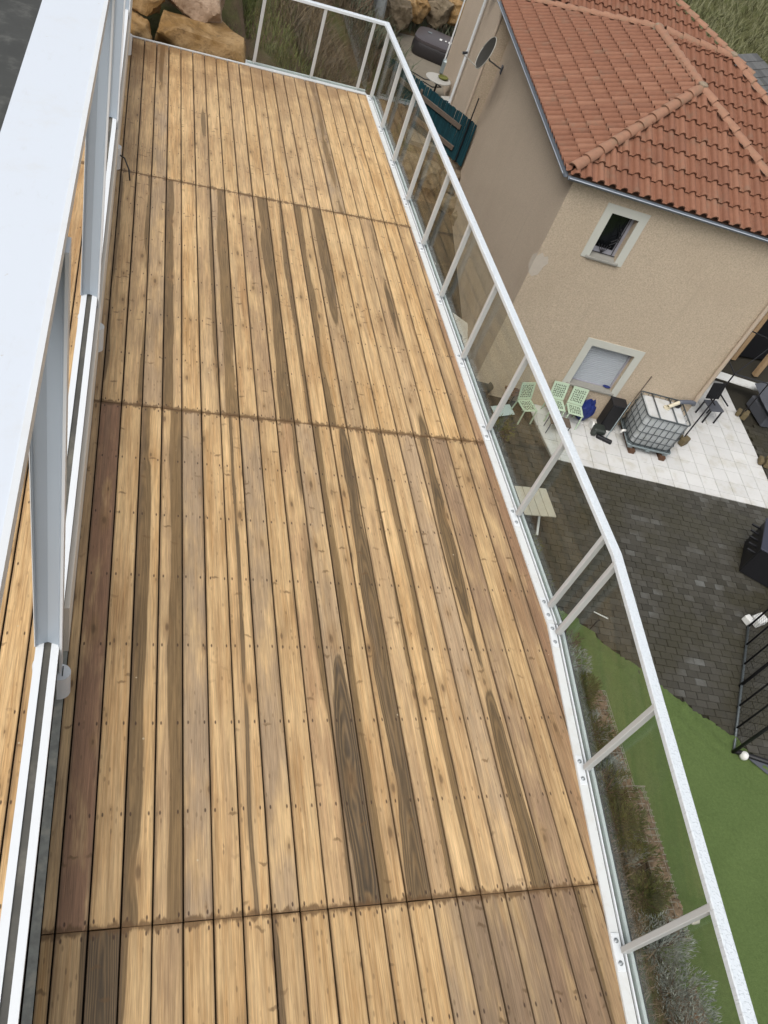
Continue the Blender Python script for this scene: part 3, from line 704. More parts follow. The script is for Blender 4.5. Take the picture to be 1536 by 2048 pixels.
# ------------------------------------------------------------------ glass railing
rail = thing('glass_railing', (3.1, 5, 0), 'white metal railing with clear glass panes along the deck edge', 'railing')
RL = Matrix.Translation((-3.1, -5, 0))
def rp(o): o.matrix_parent_inverse = RL; return o
K = Vector((3.163, 2.9, 0)); A = Vector((3.035, 11.53, 0)); E0 = Vector((edge_x(-1.5), -1.5, 0)); F0 = Vector((1.36, 11.53, 0))
def seg_frame(a, b):
    d = (b - a).normalized(); return d, Vector((d.y, -d.x, 0))       # direction, outward normal
dN, nN = seg_frame(E0, K); dM, nM = seg_frame(K, A)
dF, nF = Vector((-1, 0, 0)), Vector((0, 1, 0))
def strip(a, b, n, o0, o1, z0, z1, ea=0.0, eb=0.0):
    d = (b - a).normalized(); a2 = a - d * ea; b2 = b + d * eb
    return MB().add([a2 + n * o0 + UP * z0, b2 + n * o0 + UP * z0, b2 + n * o1 + UP * z0, a2 + n * o1 + UP * z0,
                     a2 + n * o0 + UP * z1, b2 + n * o0 + UP * z1, b2 + n * o1 + UP * z1, a2 + n * o1 + UP * z1],
                    [(3, 2, 1, 0), (4, 5, 6, 7), (0, 1, 5, 4), (2, 3, 7, 6), (1, 2, 6, 5), (3, 0, 4, 7)])
for (a, b_, n) in ((E0, K, nN), (K, A, nM)):
    rp(strip(a, b_, n, 0.0, 0.060, 0.001, 0.016).build('base_plate', 'plate', rail))
    rp(strip(a, b_, n, 0.0605, 0.069, -0.03, 0.008).build('glazing_bead', 'rubber', rail))
    rp(strip(a, b_, n, 0.069, 0.079, -0.03, 0.024).build('channel_lip', 'white', rail))
    rp(strip(a, b_, n, 0.079, 0.100, -0.03, -0.005).build('channel_floor', 'rubber', rail))
    rp(strip(a, b_, n, 0.100, 0.120, -0.03, 0.028).build('channel_lip', 'white', rail))
    rp(strip(a, b_, n, 0.120, 0.145, -0.16, 0.008).build('outer_gasket', 'rubber', rail))
rp(strip(A, F0, nF, 0.03, 0.045, -0.03, 0.02).build('channel_lip', 'white', rail))
rp(strip(A, F0, nF, 0.09, 0.12, -0.03, 0.03).build('channel_lip', 'white', rail))
# cap rail
CZ = 0.945
def rail_profile(pts, w, h, name):
    """mitred cap along pts (centre line), width w, height h, softly chamfered"""
    vs = []; fs = []; c = 0.006
    prof = [(-w / 2, -h), (w / 2, -h), (w / 2, -c), (w / 2 - c, 0), (-w / 2 + c, 0), (-w / 2, -c)]
    n = len(prof)
    for i, p in enumerate(pts):
        d0 = (p - pts[i - 1]).normalized() if i else None; d1 = (pts[i + 1] - p).normalized() if i < len(pts) - 1 else None
        d0 = d0 or d1; d1 = d1 or d0
        n0 = Vector((d0.y, -d0.x, 0)); n1 = Vector((d1.y, -d1.x, 0)); m = (n0 + n1).normalized(); k = 1 / max(.3, m.dot(n0))
        vs += [p + m * (a * k) + UP * b for a, b in prof]
    for i in range(len(pts) - 1):
        for j in range(n):
            q = (j + 1) % n; fs.append((i * n + j, i * n + q, i * n + n + q, i * n + n + j))
    fs += [tuple(range(n - 1, -1, -1)), tuple(range((len(pts) - 1) * n, len(pts) * n))]
    return rp(MB().add(vs, fs).build(name, 'cap', rail))
zc = UP * CZ; ofs = 0.055
mk = (nN + nM).normalized()
rail_profile([E0 + nN * ofs + zc, K + mk * ofs - Vector((0, .03, 0)) + zc, A + nM * (ofs - .02) + nF * 0.05 + zc, F0 + nF * 0.05 + zc - Vector((1.2, 0, 0)) * 0], 0.068, 0.036, 'cap_rail')
# posts with foot plates and bolts
pw = MB().box((0, 0, 0.475), (0.046, 0.036, 0.87), ch=0.004)
post_m = pw.mesh('post')
foot_m = MB().box((-0.002, 0, 0.021), (0.054, 0.20, 0.009), ch=0.003).mesh('foot_plate')
bolt_m = MB().lathe((0, 0, 0.0255), [(0.0145, 0), (0.0145, 0.003), (0.009, 0.0032), (0.009, 0.010), (0.006, 0.0115)], 14).mesh('bolt', True)
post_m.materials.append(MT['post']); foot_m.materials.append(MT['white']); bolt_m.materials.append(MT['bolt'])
def post(p, d, n, thin=False):
    rz = math.atan2(n.y, n.x)
    c = p + n * 0.032
    o = rp(link('post', post_m, None, rail)); o.location = c + n * (0.012 if not thin else 0.0) + UP * 0.02; o.rotation_euler.z = rz + (math.pi / 2 if thin else 0)
    if thin: o.scale = (0.9, 0.5, 1); return
    f = link('foot_plate', foot_m, None, o); f.location = (-0.013, 0, -0.02)
    for s in (-.058, .058):
        q = link('bolt', bolt_m, None, o); q.location = (-0.018, s, -0.02)
near_y = [-0.55, 0.72, 1.78, 2.80]; mid_y = [3.03, 3.92, 4.90, 5.88, 6.86, 7.81, 8.73, 9.64, 10.51, 11.40]
NP = [E0 + dN * ((y - E0.y) / dN.y) for y in near_y]; MP = [K + dM * ((y - K.y) / dM.y) for y in mid_y]
for p in NP: post(p, dN, nN)
for p in MP: post(p, dM, nM)
FP = [Vector((x, 11.53, 0)) for x in (2.90, 2.24, 1.46)]
for p in FP: post(p, dF, nF, True)
def pane(a, b, n, off, z0, z1):
    d = (b - a).normalized()
    rp(strip(a + d * 0.006, b - d * 0.006, n, off, off + 0.008, z0, z1).build('glass_pane', 'glass', rail))
allN = [E0] + NP[1:] + [K]; allM = [K] + MP[1:-1] + [A]
for a, b_ in zip(allN[:-1], allN[1:]): pane(a, b_, nN, 0.086, 0.0, 0.905)
for a, b_ in zip(allM[:-1], allM[1:]): pane(a, b_, nM, 0.086, 0.0, 0.905)
fx = [A] + FP + [F0]
for a, b_ in zip(fx[:-1], fx[1:]): pane(a, b_, nF, 0.058, 0.02, 0.905)

# ------------------------------------------------------------------ veranda frame at the left
ver = thing('veranda_frame', (-0.25, 5, 0), 'white veranda frame with wide top beam and slim posts at the deck side', 'veranda')
VL = Matrix.Translation((0.25, -5, 0))
def vp(o): o.matrix_parent_inverse = VL; return o
TZ = 0.55
def tx(y): return -0.233 + 0.0035 * (y - 1.0)
t0, t1 = Vector((tx(-2), -2, 0)), Vector((tx(11.5), 11.5, 0)); vn = Vector((1, 0, 0))
vp(strip(t0, t1, vn, -0.056, -0.018, TZ - .05, TZ).build('track', 'white', ver))
vp(strip(t0, t1, vn, 0.018, 0.056, TZ - .05, TZ).build('track', 'white', ver))
vp(strip(t0, t1, vn, -0.018, 0.018, TZ - .05, TZ - .010).build('track_groove', 'groove', ver))
vp(strip(t0, t1, vn, -0.040, 0.022, 0.003, TZ - .05).build('sill_wall', 'groove', ver))
tk = Vector((tx(2.72), 2.62, 0))
vp(strip(tk, t1, vn, 0.056, 0.084, 0.003, TZ - .085).build('kick_board', 'cream', ver))
vp(MB().box((-0.168, 0.35, 0.003), (0.044, 4.6, 0.006)).build('threshold_strip', 'galv', ver))
BZ = 3.0
def bx(y): return -0.214 + 0.0143 * y if y < 5 else -0.1425 + .006 * (y - 5)
YB = [-3, 5, 13]; m = MB(); vs_ = []
for y in YB: vs_ += [(bx(y) - .24, y, BZ), (bx(y), y, BZ), (bx(y) + .006, y, BZ - .055), (bx(y) - .03, y, BZ - .10), (bx(y) - .24, y, BZ - .10)]
m.add(vs_, [(i * 5 + j, i * 5 + (j + 1) % 5, i * 5 + 5 + (j + 1) % 5, i * 5 + 5 + j) for i in range(2) for j in range(5)] + [(4, 3, 2, 1, 0), (10, 11, 12, 13, 14)])
vp(m.build('top_beam', 'beam', ver))
m = MB(); vs_ = []
for y in YB: vs_ += [(bx(y) - .004, y, BZ + .004), (bx(y) + .012, y, BZ + .001), (bx(y) + .013, y, BZ - .05), (bx(y) + .004, y, BZ - .05)]
m.add(vs_, [(i * 4 + j, i * 4 + (j + 1) % 4, i * 4 + 4 + (j + 1) % 4, i * 4 + 4 + j) for i in range(2) for j in range(4)])
vp(m.build('beam_edge', 'white', ver))
slab = MB().box((-4.0, 8, -0.03), (5.9, 22, 0.07)).build('terrace_slab', 'roofdark'); tag(slab, kind='structure')
for k, y in enumerate((-1.0, 2.325, 5.31, 8.13, 10.85)):
    px_ = tx(y); yb = y + 0.005
    m = MB(); z0, z1 = TZ + .002, BZ - .02
    prof = [(-.058, -.004), (-.053, -.004), (-.050, 0.008), (0.0, 0.024), (0.050, 0.008), (.053, -.004), (.058, -.004), (.058, .075), (-.058, .075)]
    nq = len(prof)
    m.add([(px_ + a, yb + b, z) for z in (z0, z1) for a, b in prof], [tuple(range(nq)), tuple(range(2 * nq - 1, nq - 1, -1))] + [(i, nq + i, nq + (i + 1) % nq, (i + 1) % nq) for i in range(nq)])
    po = vp(m.build('post', 'alu', ver))
    MB().box((px_ + .0645, yb + .028, (z1 - .05 + .27) / 2), (0.012, 0.085, z1 - .05 - .27)).build('flange', 'white', po)
    MB().box((px_ - .0605, yb + .034, (z1 + TZ) / 2), (0.004, 0.085, z1 - TZ - .01)).build('flange', 'white', po)
    for sgn in (1, -1):
        q = MB(); cx = px_ + sgn * (.070 if sgn > 0 else .050); n_ = 12
        w_ = .048 if sgn > 0 else .026
        out = [(-.02, -.050)] + [(w_ * math.sin(math.pi * i / n_) ** .5, -.050 + .10 * i / n_) for i in range(0, n_ + 1)] + [(-.02, .050)]
        prof2 = [(cx + sgn * a, yb - .005 + b) for a, b in out]
        if sgn < 0: prof2 = prof2[::-1]
        q.prism(prof2, 0.07 if sgn > 0 else 0.16, 0.29 if sgn > 0 else 0.36)
        br = vp(q.build('pull_bracket', 'white', ver)); smooth_by_angle(br, 40)
        if sgn > 0: MB().box((cx + .006, yb + .000, .291), (.006, .060, .004)).build('slot', 'rubber', br)
# hanging cord loop by the third bracket
cp = [(tx(8.5) + .09, 8.12, .22), (tx(8.5) + .15, 8.08, .21), (tx(8.5) + .20, 8.02, .13), (tx(8.5) + .215, 7.98, .04), (tx(8.5) + .18, 8.03, .12), (tx(8.5) + .10, 8.2, .17)]
tag(MB().tube(cp[:4], .008, 6).build('pull_cord', 'rubber', None, True), 'short black cord looping out beside the third veranda bracket', 'cord')

# ------------------------------------------------------------------ neighbouring house
house = thing('house', HB[:], 'two storey beige rendered house with orange terracotta hip roof beyond the railing', 'house')
HL = Matrix.Translation(-HB)
def hp(o):
    o.matrix_parent_inverse = HL; return o
UC, WR, EV = -3.42, 2.26, 5.72                   # wall corners and wall height
def wall_plane(P, u0, u1, w0, w1, holes, depth, n_in):
    """P(u,w) -> point on wall; holes = (u0,u1,w0,w1); reveals run along n_in*depth"""
    us = sorted({u0, u1, *[h[0] for h in holes], *[h[1] for h in holes]}); ws = sorted({w0, w1, *[h[2] for h in holes], *[h[3] for h in holes]})
    m = MB()
    for a, b_ in zip(us[:-1], us[1:]):
        for c, d in zip(ws[:-1], ws[1:]):
            if any(h[0] <= a and b_ <= h[1] and h[2] <= c and d <= h[3] for h in holes): continue
            m.quad(P(a, c), P(b_, c), P(b_, d), P(a, d))
    for h in holes:
        q = [P(h[0], h[2]), P(h[1], h[2]), P(h[1], h[3]), P(h[0], h[3])]
        for i in range(4): m.quad(q[i], q[(i + 1) % 4], q[(i + 1) % 4] + n_in * depth, q[i] + n_in * depth)
    return m
WU = (-2.33, -1.71, 4.27, 5.30); WLW = (-1.12, 0.035, 0.93, 2.12)
hp(wall_plane(lambda u, w: G(u, 0, w), UC, WR, -0.3, EV, [WU, WLW], 0.24, HV).build('front_wall', 'wall', house))
SK = -0.045                                        # the side wing is slightly skewed
def side_u(v): return UC - .03 + 0 * v
m = MB(); V1 = 10.1
m.quad(G(UC, 0, -.3), G(UC, 0, EV), G(side_u(V1), V1, EV), G(side_u(V1), V1, -.3))
hp(m.build('side_wall', 'wall_side', house))
u2 = -3.85
m = MB().quad(G(side_u(V1), V1, -.3), G(side_u(V1), V1, 6.3), G(u2, V1, 6.3), G(u2, V1, -.3))
hp(m.build('return_wall', 'wall', house))
m = MB().quad(G(u2, V1, -.3), G(u2, V1, 6.3), G(u2, 17.0, 6.3), G(u2, 17.0, -.3))
m.quad(G(u2, 17.0, -.3), G(u2, 17.0, 6.3), G(-2.0, 17.0, 6.3), G(-2.0, 17.0, -.3))
hp(m.build('back_wing_wall', 'wall_side', house))
m = MB().quad(G(WR, 0, -.3), G(WR, 0, EV), G(WR, 9, EV), G(WR, 9, -.3))
hp(m.build('right_wall', 'wall', house))
m = MB().quad(G(-3.6, 10.35, 5.0), G(1.2, 10.35, 5.0), G(1.2, 10.35, 6.22), G(-3.6, 10.35, 6.22))
hp(m.build('upper_wall', 'wall', house))
# render patch on the corner
pp = [(-3.425, 3.50), (-3.32, 3.42), (-3.20, 3.50), (-3.16, 3.72), (-3.10, 3.82), (-3.17, 3.98), (-3.25, 3.94), (-3.33, 4.03), (-3.425, 3.90)]
m = MB().add([G(u, -0.004, w) for u, w in pp], [tuple(range(len(pp)))]); m.quad(G(UC - .003, 0, 3.5), G(UC - .003, 0, 4.0), G(side_u(.16) - .003, .16, 3.85), G(side_u(.13) - .003, .13, 3.6))
hp(m.build('render_patch', 'patch', house))
# windows
def window(W, tb, sill_w, lower):
    u0, u1, w0, w1 = W
    t = MB(); y = -0.012; d = 0.02
    bot = w0 - (0.06 if not lower else 0.10)
    for a, b_, c, e in ((u0 - tb, u0, bot, w1 + tb), (u1, u1 + tb, bot, w1 + tb), (u0, u1, w1, w1 + tb)):
        t.box(G((a + b_) / 2, y + d / 2 - .003, (c + e) / 2), (b_ - a - .0, d, e - c), HU, HV, UP)
    wn_ = hp(t.build('window', 'trim', house))
    s = MB().box(G((u0 + u1) / 2, 0.075, w0 - .03), (u1 - u0 + .16, 0.26, 0.065), HU, HV, UP, ch=.012)
    s.add([G(u0, .02, w0 + .005), G(u1, .02, w0 + .005), G(u1, .235, w0 + .045), G(u0, .235, w0 + .045)], [(0, 1, 2, 3)])
    s.build('sill', 'sill', wn_)
    return wn_
wu = window(WU, 0.185, .1, False); wl = window(WLW, 0.19, .1, True)
# upper window: dark pane, grey frame, scroll grille
MB().quad(G(WU[0], .225, WU[2]), G(WU[1], .225, WU[2]), G(WU[1], .225, WU[3]), G(WU[0], .225, WU[3])).build('pane', 'pane', wu)
f = MB(); t_ = .055
f.box(G((WU[0] + WU[1]) / 2, .205, WU[2] + .075), (WU[1] - WU[0], .04, .13), HU, HV, UP)
f.box(G(WU[1] - .045, .205, (WU[2] + WU[3]) / 2 + .07), (.09, .04, WU[3] - WU[2] - .14), HU, HV, UP)
f.build('frame', 'winframe', wu)
g = MB(); gv = .13
def gb(a, b_): g.tube([G(a[0], gv, a[1]), G(b_[0], gv, b_[1])], .009, 6)
gu0, gu1 = WU[0] + .02, WU[1] - .10
gb((gu0, WU[2] + .06), (WU[1] - .01, WU[2] + .06)); gb((gu0, WU[2] + .06), (gu0, WU[2] + .30)); gb((gu1, WU[2] + .06), (gu1, WU[3] - .02))
gm_ = (gu0 + gu1) / 2
for q in (-.15, -.07, .0, .07, .15): gb((gm_, WU[2] + .06), (gm_ + q, WU[2] + .26))
for q in (.0, .08): gb((gu1, WU[2] + .42 + q), (gu1 - .16, WU[2] + .28 + q)); gb((gu1, WU[2] + .42 + q), (gu1 - .10, WU[2] + .62 + q))
g.build('grille', 'iron', wu)
# lower window: roller shutter of horizontal slats
sm_ = MB(); ns = 22
MB().quad(G(WLW[0], .19, WLW[2]), G(WLW[1], .19, WLW[2]), G(WLW[1], .19, WLW[3]), G(WLW[0], .19, WLW[3])).build('shutter_backing', 'shutter', wl)
for k in range(ns):
    a = WLW[2] + (WLW[3] - WLW[2]) * k / ns; h = (WLW[3] - WLW[2]) / ns
    v0 = .175
    sm_.add([G(WLW[0], v0, a + .004), G(WLW[1], v0, a + .004), G(WLW[1], v0 - .010, a + h * .35), G(WLW[0], v0 - .010, a + h * .35), G(WLW[1], v0 - .008, a + h * .8), G(WLW[0], v0 - .008, a + h * .8), G(WLW[1], v0 + .004, a + h), G(WLW[0], v0 + .004, a + h)],
            [(0, 1, 2, 3), (3, 2, 4, 5), (5, 4, 6, 7)])
sm_.build('roller_shutter', 'shutter', wl)
r_ = MB()
for uu in (WLW[0] + .02, WLW[1] - .02): r_.box(G(uu, .15, (WLW[2] + WLW[3]) / 2), (.04, .045, WLW[3] - WLW[2]), HU, HV, UP)
r_.box(G((WLW[0] + WLW[1]) / 2, .16, WLW[2] + .02), (WLW[1] - WLW[0] - .09, .05, .05), HU, HV, UP)
r_.build('shutter_guide', 'winframe', wl)

# ---- roof
SL = 0.46
EW = 5.86
C0 = Vector((-3.62, -0.12, EW)); C1 = Vector((2.36, -0.12, EW)); P1 = Vector((-0.65, 2.85, 7.21)); P2 = Vector((-0.86, 6.35, 7.21)); C3 = Vector((-4.06, 10.25, EW - .02))
P3 = Vector((1.24, 6.25, 7.21)); C4 = Vector((4.3, 3.2, 5.86))
UE = Vector((-4.2, 10.28, 6.22)); UEr = Vector((4.4, 10.28, 6.22)); UH0 = Vector((-1.60, 13.6, 7.747)); UH1 = Vector((3.9, 10.08, 6.13)); UH2 = Vector((-4.2, 13.6, 7.747))
def W(p): return G(p.x, p.y, p.z)
rm = MB()
def poly(*ps): rm.add([W(p) - UP * .045 for p in ps], [tuple(range(len(ps)))])
poly(C0, C1, P1); poly(C0, P1, P2, C3); poly(C1, Vector((2.36, 5.9, EW)), P2, P1); poly(Vector((-.86, 6.25, 7.21)), Vector((-.86, 3.2, 5.83)), C4, P3)
poly(C3, P2, Vector((2.5, 10.2, EW))); poly(P3, C4, Vector((5, 9, 5.9)))
poly(UE, Vector((3.6, 10.28, 6.22)), UH0, UH2)
roof = hp(rm.build('roof', 'sheath', house))
def RCH(o): return o
# barrel tile profile: cover barrel + flat channel
TP, TL = 0.245, 0.405
def tile_geom(L, TP):
    n = 7; m = MB(); bw = .158; lip = TP - bw
    prof = [(-lip / 2 - bw / 2 - .01, 0.004), (-bw / 2, 0.006)]
    prof = [(-TP / 2, 0.010), (-bw / 2 - .004, 0.004)]
    for k in range(n + 1):
        a = math.pi * (1 - k / n); prof.append((bw / 2 * math.cos(a), .008 + .098 * math.sin(a)))
    prof += [(bw / 2 + .004, .004), (TP / 2 + .004, .010)]
    N = len(prof); th = .014
    vs = []
    for y, s, lift in ((0.0, 1.0, .044), (L, .82, 0.004)):
        vs += [(x * (s if abs(x) < bw / 2 + .01 else 1), y, z * s + lift) for x, z in prof]
    vs += [(x * .86 if abs(x) < bw / 2 else x, 0.004, z * .78 + .044 - th) for x, z in prof]
    fs = [(i, i + 1, N + i + 1, N + i) for i in range(N - 1)] + [(2 * N + i, 2 * N + i + 1, i + 1, i) for i in range(N - 1)]
    m.add(vs, fs); return m
tcache = {}
def tile_mesh_for(tl, tp):
    if (tl, tp) not in tcache:
        q = tile_geom(tl + .06, tp).mesh('tile', True); q.materials.append(MT['tile'])
        try: q.set_sharp_from_angle(angle=R_(50))
        except Exception: pass
        tcache[(tl, tp)] = q
    return tcache[(tl, tp)]
tiles = []          # (distance, matrix, clip planes or None)
def inside(pt, pl):
    """pl: list of 2D points ccw in (a,b); signed min distance"""
    d = 1e9
    for i in range(len(pl)):
        p, q = pl[i], pl[(i + 1) % len(pl)]; e = (q[0] - p[0], q[1] - p[1]); L = math.hypot(*e) or 1e-9
        d = min(d, ((pt[1] - p[1]) * e[0] - (pt[0] - p[0]) * e[1]) / L)
    return d
def lay(O, Edir, pts, over=0.07, shift=0.0, TL=.375, TP=.243):
    """tiles on the plane through O with eave direction Edir; pts = polygon (house coords), first edge along the eave"""
    O = W(O); e = (W(Edir) - O).normalized(); pw_ = [W(p) for p in pts]
    nrm = None
    for p in pw_:
        c = e.cross(p - O)
        if c.length > .5: nrm = c.normalized(); break
    if nrm.z < 0: nrm = -nrm
    g_ = nrm.cross(e).normalized()
    if g_.z < 0: g_ = -g_
    pl = [((p - O).dot(e), (p - O).dot(g_)) for p in pw_]
    area = sum(pl[i][0] * pl[(i + 1) % len(pl)][1] - pl[(i + 1) % len(pl)][0] * pl[i][1] for i in range(len(pl)))
    if area < 0: pl = pl[::-1]
    # tile local x must make right-handed frame with g (y) and nrm (z)
    xdir = g_.cross(nrm); hand = 1.0 if e.cross(g_).dot(nrm) > 0 else -1.0
    amin, amax = min(p[0] for p in pl), max(p[0] for p in pl); bmax = max(p[1] for p in pl)
    a = amin + TP / 2 + shift
    while a < amax + TP / 2:
        b_ = -over
        while b_ < bmax + .02:
            cen = (a, b_ + TL / 2 + (over if b_ < 0 else 0))
            d = inside(cen, pl)
            if d > -0.42:
                j = random.uniform(-.004, .004)
                M = Matrix.Identity(4); o_ = O + e * (a + j) + g_ * (b_ + j) + nrm * .004
                M.col[0][:3] = xdir; M.col[1][:3] = g_; M.col[2][:3] = nrm; M.col[3][:3] = o_
                corners = [(a + sx * TP / 2, max(0.001, b_ + sy * (TL + .06))) for sx in (-1, 1) for sy in (0, 1)]
                cl = None
                if min(inside(c, pl) for c in corners) < 0:
                    cl = []
                    for i in range(len(pl)):
                        p, q = pl[i], pl[(i + 1) % len(pl)]
                        if abs(p[1]) < .05 and abs(q[1]) < .05: continue
                        E_ = (e * (q[0] - p[0]) + g_ * (q[1] - p[1])).normalized(); no = E_.cross(nrm) * hand   # outward
                        cl.append((O + e * p[0] + g_ * p[1], no))
                tiles.append(((o_ - CAM).length, M, cl, tile_mesh_for(TL, TP)))
            b_ += TL
        a += TP
lay(C0, C1, [C0, C1, P1], TL=.47, TP=.264)
lay(C0, C3, [C0, C3, P2, P1])
vy = Vector((-.86, 3.2, 5.81))
lay(vy, C4, [Vector((2.0, 3.2, 5.81)), C4, P3, Vector((-.80, 6.25, 7.21))], TL=.47, TP=.264)
lay(UE, UEr, [Vector((-3.4, 10.28, 6.22)), Vector((3.45, 10.28, 6.22)), UH0, Vector((-3.4, 13.6, 7.747))], TL=.45, TP=.264)
tiles.sort(key=lambda t: t[0])
stuff_bm = bmesh.new()
for k, (d, M, cl, tmesh) in enumerate(tiles):
    mesh = tmesh
    if cl or k >= 300:
        bm = bmesh.new(); bm.from_mesh(tmesh); bm.transform(M)
        if cl:
            for co, no in cl:
                bmesh.ops.bisect_plane(bm, geom=bm.verts[:] + bm.edges[:] + bm.faces[:], plane_co=co, plane_no=no, clear_outer=True)
        if not bm.verts: bm.free(); continue
        if k >= 300:
            tmp = bpy.data.meshes.new('t'); bm.to_mesh(tmp); bm.free(); stuff_bm.from_mesh(tmp); bpy.data.meshes.remove(tmp); continue
        mesh = bpy.data.meshes.new('tile'); bm.transform(M.inverted()); bm.to_mesh(mesh); bm.free()
        mesh.materials.append(MT['tile'])
    o = link('tile', mesh, None, roof); o.matrix_parent_inverse = Matrix.Identity(4); o.matrix_basis = M
sm2 = bpy.data.meshes.new('tiles'); stuff_bm.to_mesh(sm2); stuff_bm.free()
for p in sm2.polygons: p.use_smooth = True
o = link('tiles', sm2, 'tile', roof); o.matrix_parent_inverse = Matrix.Identity(4); tag(o, kind='stuff')
# hip and ridge caps
def caps(a, b_, lift=.095, r=.125, step=.40):
    a, b_ = W(a), W(b_); d = b_ - a; L = d.length; d.normalize(); n = max(1, int(L / step))
    X = d.cross(UP).normalized(); Z = X.cross(d)
    for k in range(n):
        s0 = L * k / n - .03; s1 = L * (k + 1) / n + .03; m = MB(); N = 9; vs = []
        for s_, rr, lz in ((s0, r * 1.04, .028), (s1, r * .88, 0.0)):
            for i in range(N + 1):
                t = math.pi * i / N; vs.append(a + d * s_ + X * (rr * math.cos(t)) + Z * (rr * .85 * math.sin(t) + lift + lz - .03))
        for i in range(N + 1):
            t = math.pi * i / N; vs.append(a + d * (s0 + .002) + X * (r * .88 * math.cos(t)) + Z * (r * .85 * .84 * math.sin(t) + lift - .005))
        fs = [(i, i + 1, N + 2 + i, N + 1 + i) for i in range(N)] + [(2 * N + 2 + i, 2 * N + 3 + i, i + 1, i) for i in range(N)]
        o = m.add(vs, fs).build('ridge_cap', 'captile', roof); o.matrix_parent_inverse = Matrix.Identity(4); smooth_by_angle(o, 50)
caps(C0 + Vector((.05, .05, .02)), P1); caps(C1, P1); caps(P2, P1); caps(C3, P2); caps(P2 + Vector((.2, 0, 0)), P3); caps(C4, P3)
caps(UH1, UH0, step=.38); caps(UH0, UH2)
for P in (P1, P2, P3):
    c = W(P); m = MB().lathe(c + UP * .0, [(.13, -.02), (.135, .06), (.11, .10), (.115, .16), (.07, .19)], 10)
    o = m.build('ridge_finial', 'mortar', roof); o.matrix_parent_inverse = Matrix.Identity(4)
# gutters
def gutter(a, b_, out, name='gutter'):
    a, b_ = W(a), W(b_); o_ = (HU * out.x + HV * out.y); m = MB(); N = 8; r = .065; vs = []
    for p in (a, b_):
        for i in range(N + 1):
            t = math.pi + math.pi * i / N; vs.append(p + o_ * (r + r * math.cos(t)) + UP * (r * math.sin(t)))
        for i in range(N, -1, -1):
            t = math.pi + math.pi * i / N; vs.append(p + o_ * (r + (r - .006) * math.cos(t)) + UP * ((r - .006) * math.sin(t)))
    K_ = 2 * N + 2
    m.add(vs, [(i, (i + 1) % K_, K_ + (i + 1) % K_, K_ + i) for i in range(K_)])
    g1 = hp(m.build(name, 'zinc', house)); smooth_by_angle(g1, 50)
    MB().tube([a + o_ * (2 * r), b_ + o_ * (2 * r)], .011, 8).build('lip', 'zinc_hi', g1)
    return g1
gz = EW - .045
gutter(Vector((-3.62, -.13, gz)), Vector((2.4, -.13, gz)), Vector((0, -1, 0)))
gutter(Vector((-3.62, -.13, gz)), Vector((-4.07, 10.1, gz)), Vector((-1, 0, 0)))
gutter(Vector((-3.9, 10.25, 6.17)), Vector((0.6, 10.25, 6.17)), Vector((0, -1, 0)))
hp(MB().quad(G(UC, -.02, EV - .02), G(WR, -.02, EV - .02), G(WR, -.13, gz - .02), G(-3.62, -.13, gz - .02)).quad(G(UC, 0, EV - .02), G(-3.62, -.13, gz - .02), G(-4.07, 10.1, gz - .02), G(side_u(10), 10.05, EV - .02)).build('soffit', 'trim', house))
# downpipes
dp = MB().tube([G(2.20, -.07, 1.28), G(2.20, -.07, 5.65)], .052, 12)
d_ = hp(dp.build('downpipe', 'pipe_beige', house)); smooth_by_angle(d_)
for w_ in (1.5, 3.0, 4.6): MB().tube([G(2.20, -.07, w_), G(2.20, -.07, w_ + .06)], .058, 12).build('collar', 'pipe_beige', d_)
hp(MB().tube([G(u2 - .05, 10.12, .8), G(u2 - .05, 10.12, 6.2)], .05, 10).build('downpipe', 'pipe_beige', house))
hp(MB().tube([G(u2 - .10, 12.95, 1.2), G(u2 - .10, 12.95, 6.2)], .05, 10).build('downpipe', 'white', house))
hp(MB().box(G(u2 - .07, 16.95, 1.2 + 2.5), (.05, .06, 5.0), HU, HV, UP).build('corner_trim', 'white', house))

# ------------------------------------------------------------------ satellite dishes
def dish(c, face, mount, r, label):
    t = thing('satellite_dish', c[:], label, 'satellite dish'); D = Matrix.Translation(-c)
    Z = face.normalized(); X = Z.cross(UP).normalized(); Y = Z.cross(X); m = MB(); N = 28; vs = [c - Z * .06]; fs = []
    for ri, zz in ((.5, -.045), (.85, -.016), (1.0, 0.0), (1.02, .0), (1.0, -.012), (.5, -.06), (.05, -.075)):
        vs += [c + (X * math.cos(2 * math.pi * k / N) * ri * r + Y * math.sin(2 * math.pi * k / N) * ri * r * 1.08) + Z * zz * r / .42 for k in range(N)]
    fs += [(0, 1 + i, 1 + (i + 1) % N) for i in range(N)]
    for q in range(6): fs += [(1 + q * N + i, 1 + (q + 1) * N + i, 1 + (q + 1) * N + (i + 1) % N, 1 + q * N + (i + 1) % N) for i in range(N)]
    o = m.add(vs, fs).build('reflector', 'dish', t, True); o.matrix_parent_inverse = D
    o = MB().tube([c + (X * math.cos(a) + Y * math.sin(a) * 1.08) * r for a in [2 * math.pi * k / N for k in range(N + 1)]], .012, 6).build('rim', 'dishrim', t, True); o.matrix_parent_inverse = D
    tip = c + Z * r * 1.35 + Y * r * .85
    o = MB().tube([c + Y * r * 1.02, tip], .016, 6).build('feed_arm', 'dishrim', t); o.matrix_parent_inverse = D
    o = MB().tube([tip - Z * .02, tip - (tip - c).normalized() * .16], [.045, .03], 8).build('feed_horn', 'black', t); o.matrix_parent_inverse = D
    o = MB().tube([c - Z * .09, c - Z * .2 - UP * .1, mount], .022, 8).build('mount_arm', 'pipe_grey', t); o.matrix_parent_inverse = D
    o = MB().box(mount, (.03, .16, .22), HU, HV, UP).build('mount_plate', 'pipe_grey', t); o.matrix_parent_inverse = D
